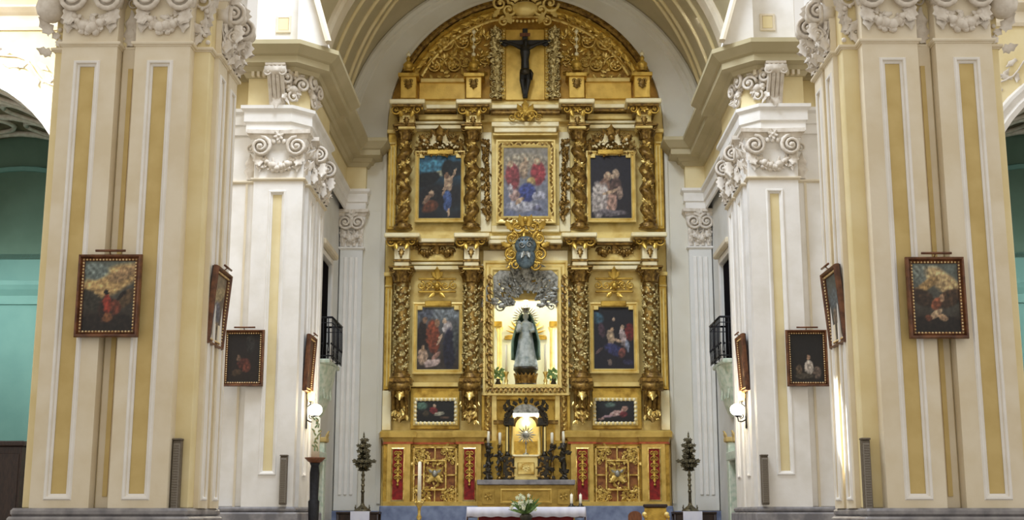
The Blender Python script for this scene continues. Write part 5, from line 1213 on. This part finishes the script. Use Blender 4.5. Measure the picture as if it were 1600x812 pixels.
q = MB(); q.sweep(prect(782, 763, 786, 44.69), [(0, 0), (0, .03), (.05, .04), (.08, 0)], lambda u, v_, hh: (u, 44.7 - hh, v_), closed=True); q.build('front_moulding', 'goldmid', fr)
for sx in (-1, 1):
    q = MB(); M = T(sx * abs(XX(763, 775, 44.69)), 44.7, ZZ(775, 44.69)); q.box(-.22, .22, -.03, 0, -.28, .24, .01, M); rosette(q, M, 0, 0, .16, 6, -.03); q.build('front_panel', 'goldolive', fr)
# ================================================================ furnishings of the chancel
# altar table with its cloth
Ya = 36.5
at_ = empty('altar_table', (0, Ya, PRE), 'altar table with a dark red front below the white cloth', 'altar')
xa = abs(XX(731, 800, Ya)); ztop = ZZ(792.5, Ya)
q = MB(); q.box(-xa, xa, Ya, Ya + 1.2, ztop - .12, ztop, .02); q.build('tabletop', 'woodbrown', at_)
q = MB(); q.box(-xa + .3, xa - .3, Ya + .12, Ya + 1.1, PRE, ztop - .12, .02); q.build('front', 'clothred', at_)
cl = MB(); zt = ztop + .012; vs = []; fs = []; n = 60
prof = [(Ya + 1.22, -.3), (Ya + 1.22, 0), (Ya + .6, 0), (Ya - .02, 0), (Ya - .035, -.12), (Ya - .05, -.27)]
for k in range(n + 1):
    x = -xa - .03 + (2 * xa + .06) * k / n
    for i, (y, dz) in enumerate(prof): vs.append((x, y - (.018 * math.sin(k * 1.3) if i >= 4 else 0), zt + dz + (.012 * math.sin(k * .9) if i == 5 else 0)))
for k in range(n):
    for i in range(5): fs.append((k * 6 + i, (k + 1) * 6 + i, (k + 1) * 6 + i + 1, k * 6 + i + 1))
cl.add(vs, fs, True)
for sx in (-1, 1):
    x = sx * (xa + .03); cl.add([(x, Ya - .02, zt), (x, Ya + 1.22, zt), (x + sx * .03, Ya + 1.22, zt - .5), (x + sx * .03, Ya - .03, zt - .5)], [(0, 1, 2, 3)])
co = cl.build('altar_cloth', 'cloth'); tag(co, 'white cloth draped over the altar table', 'cloth')
co.modifiers.new('thick', 'SOLIDIFY').thickness = .008
# flowers in front of the altar
Yf = 35.9; xf = XX(822, 800, Yf)
fv = empty('flower_arrangement', (xf, Yf, PRE), 'spray of white and green flowers on a stand before the altar table', 'flowers')
q = MB(); q.lathe([(.16, 0), (.14, .04), (.03, .1), (.03, .55), (.14, .62), (.18, .8), (.12, .86)], 14, (xf, Yf, PRE)); q.build('stand', 'bronze', fv)
rg = random.Random(90); zf = PRE + .86
q = MB(); q2 = MB(); 
for k in range(70):
    a = rg.uniform(0, PI); e_ = rg.uniform(.25, .85); l = rg.uniform(.3, .62); aa = rg.uniform(0, 2 * PI)
    M = T(xf, Yf, zf, aa); leaf(q, M, 0, 0, 0, rg.uniform(.25, PI - .25), l, .07, rg.uniform(.1, .8), 1, 6)
q.build('leaves', 'leafgreen', fv)
for k in range(26):
    aa = rg.uniform(0, 2 * PI); rr = rg.uniform(.08, .42); z = zf + rg.uniform(.1, .5); M = T(xf + rr * math.cos(aa), Yf - abs(rr * math.sin(aa)) * .8, z, rg.uniform(-.6, .6))
    rosette(q2, M, 0, 0, .07, 5)
q2.build('blossoms', 'petal', fv)
# candles at the altar's end
for k, px in enumerate((893, 907)):
    xw = XX(px, 775, Ya + .5); c = empty('altar_candle', (xw, Ya + .5, ztop + .02), 'short white candle on the altar cloth, %s the table edge' % ('second in from' if k == 0 else 'next to'), 'candle', 'candles on the altar table')
    zz = ztop + .02; q = MB(); q.lathe([(.11, 0), (.1, .03), (.05, .05), (.06, .09)], 12, (xw, Ya + .5, zz)); q.build('holder', 'bronze', c)
    q = MB(); q.lathe([(.04, 0), (.04, .26), (.008, .265), (.006, .3)], 10, (xw, Ya + .5, zz + .09)); q.build('wax_stick', 'wax', c)
# tall candle stand in front of the carved door
Yc = 37.5; xw = XX(655, 790, Yc); c = empty('tall_candle_stand', (xw, Yc, PRE), 'gilt stand with a tall pale candle before the carved predella door', 'candle stand')
zc_ = ZZ(783, Yc)
q = MB(); hh = zc_ - PRE; q.lathe([(.2, 0), (.18, .05), (.05, .1), (.04, hh * .55), (.08, hh * .62), (.04, hh * .7), (.05, hh * .85), (.13, hh * .95), (.15, hh)], 14, (xw, Yc, PRE)); q.build('stand', 'goldbright', c)
q = MB(); q.lathe([(.055, 0), (.05, ZZ(722, Yc) - zc_), (.01, ZZ(722, Yc) - zc_ + .03)], 10, (xw, Yc, zc_)); q.build('candle', 'wax', c)
# armchair and a round-backed seat by the altar
Yc = 37.6; xw = XX(1027, 800, Yc); hw = abs(XX(1045, 800, Yc) - XX(1010, 800, Yc)) / 2
c = empty('armchair', (xw, Yc, PRE), 'gilded wooden armchair with a dark top rail beside the altar', 'armchair')
zt = ZZ(787, Yc)
q = MB(); q.box(xw - hw, xw + hw, Yc + .5, Yc + .58, PRE + .5, zt - .1, .02); q.build('backrest', 'gold', c)
q = MB(); q.box(xw - hw - .03, xw + hw + .03, Yc + .47, Yc + .6, zt - .1, zt, .02); q.build('top_rail', 'wooddark', c)
q = MB(); q.box(xw - hw, xw + hw, Yc - .05, Yc + .5, PRE + .42, PRE + .52, .03); q.build('seat', 'clothred', c)
for sx in (-1, 1):
    for yy in (Yc, Yc + .5):
        q = MB(); q.lathe([(.03, 0), (.045, .1), (.03, .2), (.04, .42)], 8, (xw + sx * (hw - .05), yy, PRE)); q.build('leg', 'wooddark', c)
    q = MB(); q.box(xw + sx * hw - .04, xw + sx * hw + .04, Yc - .02, Yc + .5, PRE + .72, PRE + .8, .02); q.box(xw + sx * hw - .03, xw + sx * hw + .03, Yc, Yc + .06, PRE + .5, PRE + .74, .01); q.build('armrest', 'gold', c)
    q = MB(); q.ball((xw + sx * hw, Yc + .5, zt - .3), .08, 9, 7); q.build('finial', 'goldpale', c)
Yc = 37.4; xw = XX(994, 803, Yc); c = empty('round_back_chair', (xw, Yc, PRE), 'brown chair with a rounded wooden back beside the gilded armchair', 'chair')
zt = ZZ(798, Yc)
q = MB(); pts = [(-.2, PRE + .45), (.2, PRE + .45), (.2, zt - .16)] + [(.2 * math.cos(PI * k / 12), zt - .16 + .16 * math.sin(PI * k / 12)) for k in range(13)] + [(-.2, zt - .16)]
q.poly(pts, Yc + .4, Yc + .46, T(xw, 0, 0)); q.build('backrest', 'woodbrown', c)
q = MB(); q.box(xw - .22, xw + .22, Yc, Yc + .44, PRE + .42, PRE + .48, .02); q.build('seat', 'woodbrown', c)
for sx in (-1, 1):
    for yy in (Yc + .04, Yc + .4):
        q = MB(); q.lathe([(.02, 0), (.03, .42)], 8, (xw + sx * .18, yy, PRE)); q.build('leg', 'woodbrown', c)
# side tables carrying the tree-shaped candelabra
def side_table():
    Yc = 44.3; xw = XX(566, 800, Yc); c = empty('side_table', (xw, Yc, PRE), 'dark side table under the candelabrum beside the paschal candle stand', 'table', 'side tables under the candelabra')
    zt = ZZ(799, Yc); hw = .85
    q = MB(); q.box(xw - hw, xw + .62, Yc - .4, Yc + .4, zt - .08, zt, .02); q.build('tabletop', 'wooddark', c)
    for sx in (-hw + .06, .56):
        for yy in (Yc - .34, Yc + .34):
            q = MB(); q.lathe([(.04, 0), (.06, .2), (.04, .4), (.05, zt - .08 - PRE)], 8, (xw + sx, yy, PRE)); q.build('leg', 'wooddark', c)
    q = MB(); q.box(xw - hw + .04, xw + .58, Yc - .36, Yc - .32, zt - .3, zt - .08, .01); q.build('apron', 'wooddark', c)
    q = MB(); q.box(xw - .35, xw + .3, Yc - .42, Yc + .1, zt, zt + .012); q.box(xw - .35, xw + .3, Yc - .425, Yc - .41, zt - .5, zt + .012); r_ = q.build('table_runner', 'cloth'); tag(r_, 'white runner over the dark side table beside the paschal candle stand', 'runner', 'table runners')
    t = empty('tree_candelabrum', (xw, Yc, zt + .012), 'dark metal candelabrum shaped like a leafy tree, beside the paschal candle stand', 'candelabrum', 'tree-shaped candelabra')
    z0 = zt + .012; H = ZZ(676, Yc) - z0
    q = MB(); q.lathe([(.3, 0), (.28, .05), (.2, .1), (.08, .2), (.05, .3)], 14, (xw, Yc, z0)); 
    for k in range(3):
        a = PI + PI * k / 2; scroll(q, T(xw + .22 * math.cos(a), Yc + .22 * math.sin(a), z0 + .12, a + PI / 2), 0, 0, .1)
    q.build('base', 'silvergilt', t)
    q = MB(); q.tube([(xw, Yc, z0 + .2), (xw, Yc, z0 + H * .45), (xw, Yc, z0 + H * .95)], [.055, .045, .02], 8)
    for zz in (.25, .33, .4, .46): q.ball((xw, Yc, z0 + H * zz), .07, 8, 6)
    q.build('stem', 'silvergilt', t)
    rg = random.Random(95)
    for (zr, wr, n, nm) in ((.54, .26, 26, 'branch'), (.60, .42, 44, 'branch'), (.66, .24, 18, 'branch'), (.73, .24, 26, 'branch'), (.80, .21, 24, 'branch'), (.87, .13, 14, 'branch')):
        q = MB()
        for k in range(n):
            a = 2 * PI * k / n; M = T(xw, Yc, z0 + H * zr, a); l = wr * rg.uniform(.6, 1.0)
            leaf(q, M, 0, 0, 0, rg.uniform(-.3, .9), l, .13, .25, 2, 5)
            if k % 3 == 0: q.tube([(0, 0, -.05), (l * .6, 0, .02), (l, 0, .1)], [.018, .014, .01], 5, M); rosette(q, T(xw + l * math.cos(a), Yc + l * math.sin(a), z0 + H * zr + .1), 0, 0, .08, 5)
        q.build(nm, 'silvergilt', t)
    q = MB(); leaf(q, T(xw, Yc, z0 + H * .92), 0, 0, 0, PI / 2, H * .1, .06, .05); q.ball((xw, Yc, z0 + H * .96), .04, 8, 6); q.build('tip', 'silvergilt', t)
    return c, r_, t
a_, b_, c_ = side_table()
mirror(a_, 'dark side table under the candelabrum beside the white door jamb'); mirror(b_, 'white runner over the dark side table beside the white door jamb'); mirror(c_, 'dark metal candelabrum shaped like a leafy tree, beside the white door jamb')
# paschal candle on its stand
Yc = 36.2; xw = XX(491, 760, Yc); c = empty('paschal_candle_stand', (xw, Yc, PRE), 'thick decorated candle on a dark turned stand with a brown drip bowl', 'candle stand')
zc_ = ZZ(716, Yc); hh = zc_
q = MB(); q.lathe([(.26, PRE), (.26, PRE + .1), (.17, PRE + .2), (.14, PRE + .5), (.16, PRE + 1.2), (.12, PRE + 1.25), (.14, hh - .4), (.11, hh - .2), (.15, hh - .12)], 14, (xw, Yc, 0)); q.build('stand', 'iron', c)
q = MB(); q.lathe([(.1, 0), (.2, .06), (.3, .16), (.28, .17), (.1, .1)], 16, (xw, Yc, hh - .14)); q.build('drip_bowl', 'woodbrown', c)
q = MB(); q.lathe([(.12, 0), (.12, ZZ(652, Yc) - hh), (.02, ZZ(652, Yc) - hh + .03)], 14, (xw, Yc, hh)); cd = q.build('candle', 'wax', c)
q = MB()
for k in range(9): M = T(xw, Yc, hh + .2 + k * .11); leaf(q, M, .02 * math.sin(k * 2), -.115, 0, PI / 2 + math.sin(k * 1.7), .13, .06, .05, 1, 5); leaf(q, T(xw, Yc, hh + .2 + k * .11, .7), 0, -.115, 0, PI / 2 + math.sin(k), .13, .06, .05, 1, 5)
q.build('candle_relief', 'waxgreen', cd)
# wall lamps
def wall_lamp():
    Yc = 37.6; xw = -6.48; zl = ZZ(640, Yc)
    c = empty('wall_lamp', (xw, Yc, zl - .4), 'glowing glass wall lamp on an iron bracket above the paschal candle', 'lamp', 'wall lamps')
    q = MB(); q.box(xw, xw + .03, Yc - .07, Yc + .07, zl - .55, zl + .55, .01); q.build('back_plate', 'iron', c)
    q = MB(); M = T(xw + .03, Yc, zl, 0)
    q.tube([(0, 0, -.3), (.1, 0, -.35), (.2, 0, -.34), (.23, 0, -.2)], .02, 6, M); q.tube([(-.01, 0, -.3), (-.01, 0, .12)], .02, 5, M); q.tube([(0, 0, .1), (.1, 0, .18), (.09, 0, .15), (.09, 0, .25)], .018, 6, M)
    scroll(q, M, .13, -.2, .1, 1.4); scroll(q, M, .1, .05, .07, 1.4); q.lathe([(.03, 0), (.09, .04), (.09, .06)], 10, (.23, 0, -.22), M); q.lathe([(.03, 0), (.07, .04)], 10, (.09, 0, .22), M); q.build('bracket', 'iron', c)
    q = MB(); q.ball((xw + .26, Yc, zl), .21, 16, 12, (1, 1, .85)); q.build('glass_globe', 'bulb', c)
    q = MB(); q.lathe([(.06, 0), (.11, .1), (.12, .2), (.07, .3)], 14, (xw + .12, Yc, zl + .25)); q.build('glass_shade', 'bulbwarm', c)
    return c
wl = wall_lamp(); mirror(wl, 'glowing glass wall lamp on an iron bracket above the white door jamb')
for sx in (-1, 1):
    l = bpy.data.lights.new('wall_lamp_light', 'POINT'); l.energy = 55; l.color = (1, .85, .6); l.shadow_soft_size = .2
    o = bpy.data.objects.new('wall_lamp_light', l); C.objects.link(o); o.location = (sx * 5.85, 37.6, ZZ(640, 37.6) + .15)
# balconies
def balcony():
    ya, yb = 41.3, 43.7; xo_, xi_ = -6.9, -6.42; zb = ZZ(566, 42.5)
    c = empty('balcony', (-6.9, 42.5, zb - 1.5), 'marble balcony with a black iron railing above the paschal candle side door', 'balcony', 'chancel balconies')
    q = MB(); q.box(xo_, xi_, ya, yb, zb - .16, zb, .04); q.build('slab', 'greenmarble', c)
    q = MB(); M = T(-6.9, 42.5, zb - .16, PI / 2)
    vs = []; fs = []; n = 10
    for i in range(n + 1):
        t = i / n; w_ = 1.15 * (1 - t) ** .6 + .14; d_ = .46 * (1 - t) ** .55 + .05; z = -1.7 * t
        for k in range(9): a = PI * k / 8; vs.append((w_ * math.cos(a), -d_ * math.sin(a), z))
    for i in range(n):
        for k in range(8): fs.append((i * 9 + k, i * 9 + k + 1, (i + 1) * 9 + k + 1, (i + 1) * 9 + k))
    q.add(vs, fs, True, M); cb = q.build('corbel', 'greenmarble', c)
    q = MB()
    for k in range(5): leaf(q, M, -.6 + .3 * k, -.3 + .06 * abs(k - 2), -.2, -PI / 2, .9, .3, .1)
    q.build('corbel_leaves', 'greenmarble', cb)
    zr = ZZ(503, 42.5)
    q = MB(); path = [(xo_, ya + .06, zr), (xi_ + .05, ya + .06, zr), (xi_ + .05, yb - .06, zr), (xo_, yb - .06, zr)]
    q.tube(path, .035, 6); q.tube([(x, y, zb + .1) for x, y, z in path], .02, 6); q.tube([(x, y, zr - .18) for x, y, z in path], .015, 6); q.build('handrail', 'iron', c)
    bm = MB(); bm.tube([(0, 0, 0), (0, 0, .3), (.02, 0, .5), (0, 0, zr - zb)], .017, 5); bm.ball((0, 0, .5), .04, 6, 5)
    first = None
    spots = [(xi_ + .05, ya + .06 + (yb - ya - .12) * k / 9) for k in range(10)] + [(xo_ + .08 + .16 * k, yy) for k in range(3) for yy in (ya + .06, yb - .06)]
    for x, y in spots:
        if first is None: first = bm.build('baluster', 'iron', c, (0, 0, 0)); o = first
        else: o = first.copy(); C.objects.link(o); W[o.name] = W[first.name]
        o.parent = c; o.location = Vector((x, y, zb)) - W[c.name]
    # leaves of the balcony door
    q = MB(); q.box(-7.05, -6.98, 41.95, 43.0, zb, 10.25, .02); q.box(-7.05, -6.98, 43.1, 44.15, zb, 10.25, .02); d_ = q.build('balcony_door', 'darkgap', c)
    return c
bl = balcony(); mirror(bl, 'marble balcony with a black iron railing above the white door jamb')
# doors below the balconies
def doorway(n):
    z1 = 3.35; c = empty('door_%d' % n, (-6.9, 41.4, 0), kind='structure')
    for ya, yb in ((40.45, 40.75), (42.05, 42.5)):
        q = MB(); q.box(-6.95, -6.62, ya, yb, 0, ZZ(690, ya), .03); o = q.build('jamb', 'greenmarble', c)
        q = MB(); zt = ZZ(690, ya); q.box(-6.95, -6.55, ya - .06, yb + .06, zt, zt + .16, .03); M = T(-6.62, (ya + yb) / 2, zt, PI / 2); leaf(q, M, 0, 0, 0, PI / 2, .4, .3, .4); leaf(q, M, -.1, 0, 0, PI / 2 + .3, .3, .2, .4); leaf(q, M, .1, 0, 0, PI / 2 - .3, .3, .2, .4); q.build('jamb_capital', 'ochre', o)
    q = MB(); q.box(-6.95, -6.6, 40.45, 42.5, z1, z1 + .3, .04); q.build('lintel', 'greenmarble', c)
    q = MB(); q.box(-7.1, -7.03, 40.75, 42.05, .0, z1); lf = q.build('door_leaf', 'wooddark', c)
    for k in range(2):
        for j in range(3):
            q = MB(); q.box(-7.03, -6.99, 40.85 + k * .6, 41.35 + k * .6, .9 + j * .8, 1.6 + j * .8, .02); q.build('door_panel', 'woodbrown', lf)
    return c
d1 = doorway(1); d2 = mirror(d1); d2.name = 'door_2'
# column loudspeakers
def speaker(px0, px1, pyt, pyb, Y, label):
    xa, xb = XX(px0, pyb, Y), XX(px1, pyb, Y); z0, z1 = ZZ(pyb, Y), ZZ(pyt, Y)
    c = empty('column_loudspeaker', ((xa + xb) / 2, Y + .07, z0), label, 'loudspeaker', 'column loudspeakers on the piers')
    q = MB(); q.box(xa, xb, Y + .03, Y + .2, z0, z1, .015); q.build('cabinet', 'speakercap', c)
    q = MB(); q.box(xa + .015, xb - .015, Y, Y + .04, z0 + .04, z1 - .06, .01); g = q.build('grille', 'speaker', c)
    q = MB()
    n = int((z1 - z0 - .12) / .05)
    for k in range(n): q.box(xa + .03, xb - .03, Y - .008, Y + .005, z0 + .06 + k * .05, z0 + .075 + k * .05)
    tag(q.build('grille_rib', 'speakercap', g), kind='stuff')
    q = MB(); q.box(xa - .01, xb + .01, Y + .0, Y + .2, z1, z1 + .04, .01); q.build('top_cap', 'speakercap', c)
    return c
speaker(264, 277, 687, 799, 25.14, 'slim grey column loudspeaker on the near pier with the red-robed painting')
speaker(1353, 1366, 687, 799, 25.14, 'slim grey column loudspeaker on the near pier with the hillside painting')
speaker(435, 446, 712, 788, 35.79, 'slim grey column loudspeaker on the chancel pier near the paschal candle')
speaker(1192, 1203, 712, 788, 35.79, 'slim grey column loudspeaker on the chancel pier without a candle stand')
# confessionals at the foot of the transept walls
def confessional():
    Y = 36.0; xr = XX(30, 760, Y); zt = ZZ(688, Y); c = empty('confessional', (xr - 1.1, Y + .4, 0), 'dark wooden confessional behind the near pier with the red-robed painting', 'confessional', 'confessionals')
    q = MB(); q.box(xr - 2.2, xr, Y, Y + .95, 0, zt - .15, .02); q.build('cabinet', 'wooddark', c)
    q = MB(); q.box(xr - 2.28, xr + .08, Y - .08, Y + .98, zt - .15, zt, .03); q.build('cornice', 'wooddark', c)
    for k in range(3):
        q = MB(); q.box(xr - 2.1 + k * .72, xr - 1.5 + k * .72, Y - .03, Y, .3, zt - .35, .02); q.build('door_panel', 'woodbrown' if k == 1 else 'wooddark', c)
    return c
cf = confessional(); mirror(cf, 'dark wooden confessional behind the near pier with the hillside painting')
# hanging sunlight patch: the sun through a small dome window strikes the inner side of one near pier
sp = bpy.data.lights.new('sunbeam_through_small_window', 'SPOT'); sp.energy = 110000; sp.color = (1, .98, .92); sp.spot_size = math.radians(2.3); sp.spot_blend = .25; sp.shadow_soft_size = .02
so_ = bpy.data.objects.new('sunbeam_through_small_window', sp); C.objects.link(so_); so_.location = (-3.5, 30.5, 24)
tg = Vector((6.65, 26.55, ZZ(678, 26.5))); so_.rotation_euler = (tg - so_.location).to_track_quat('-Z', 'Y').to_euler()
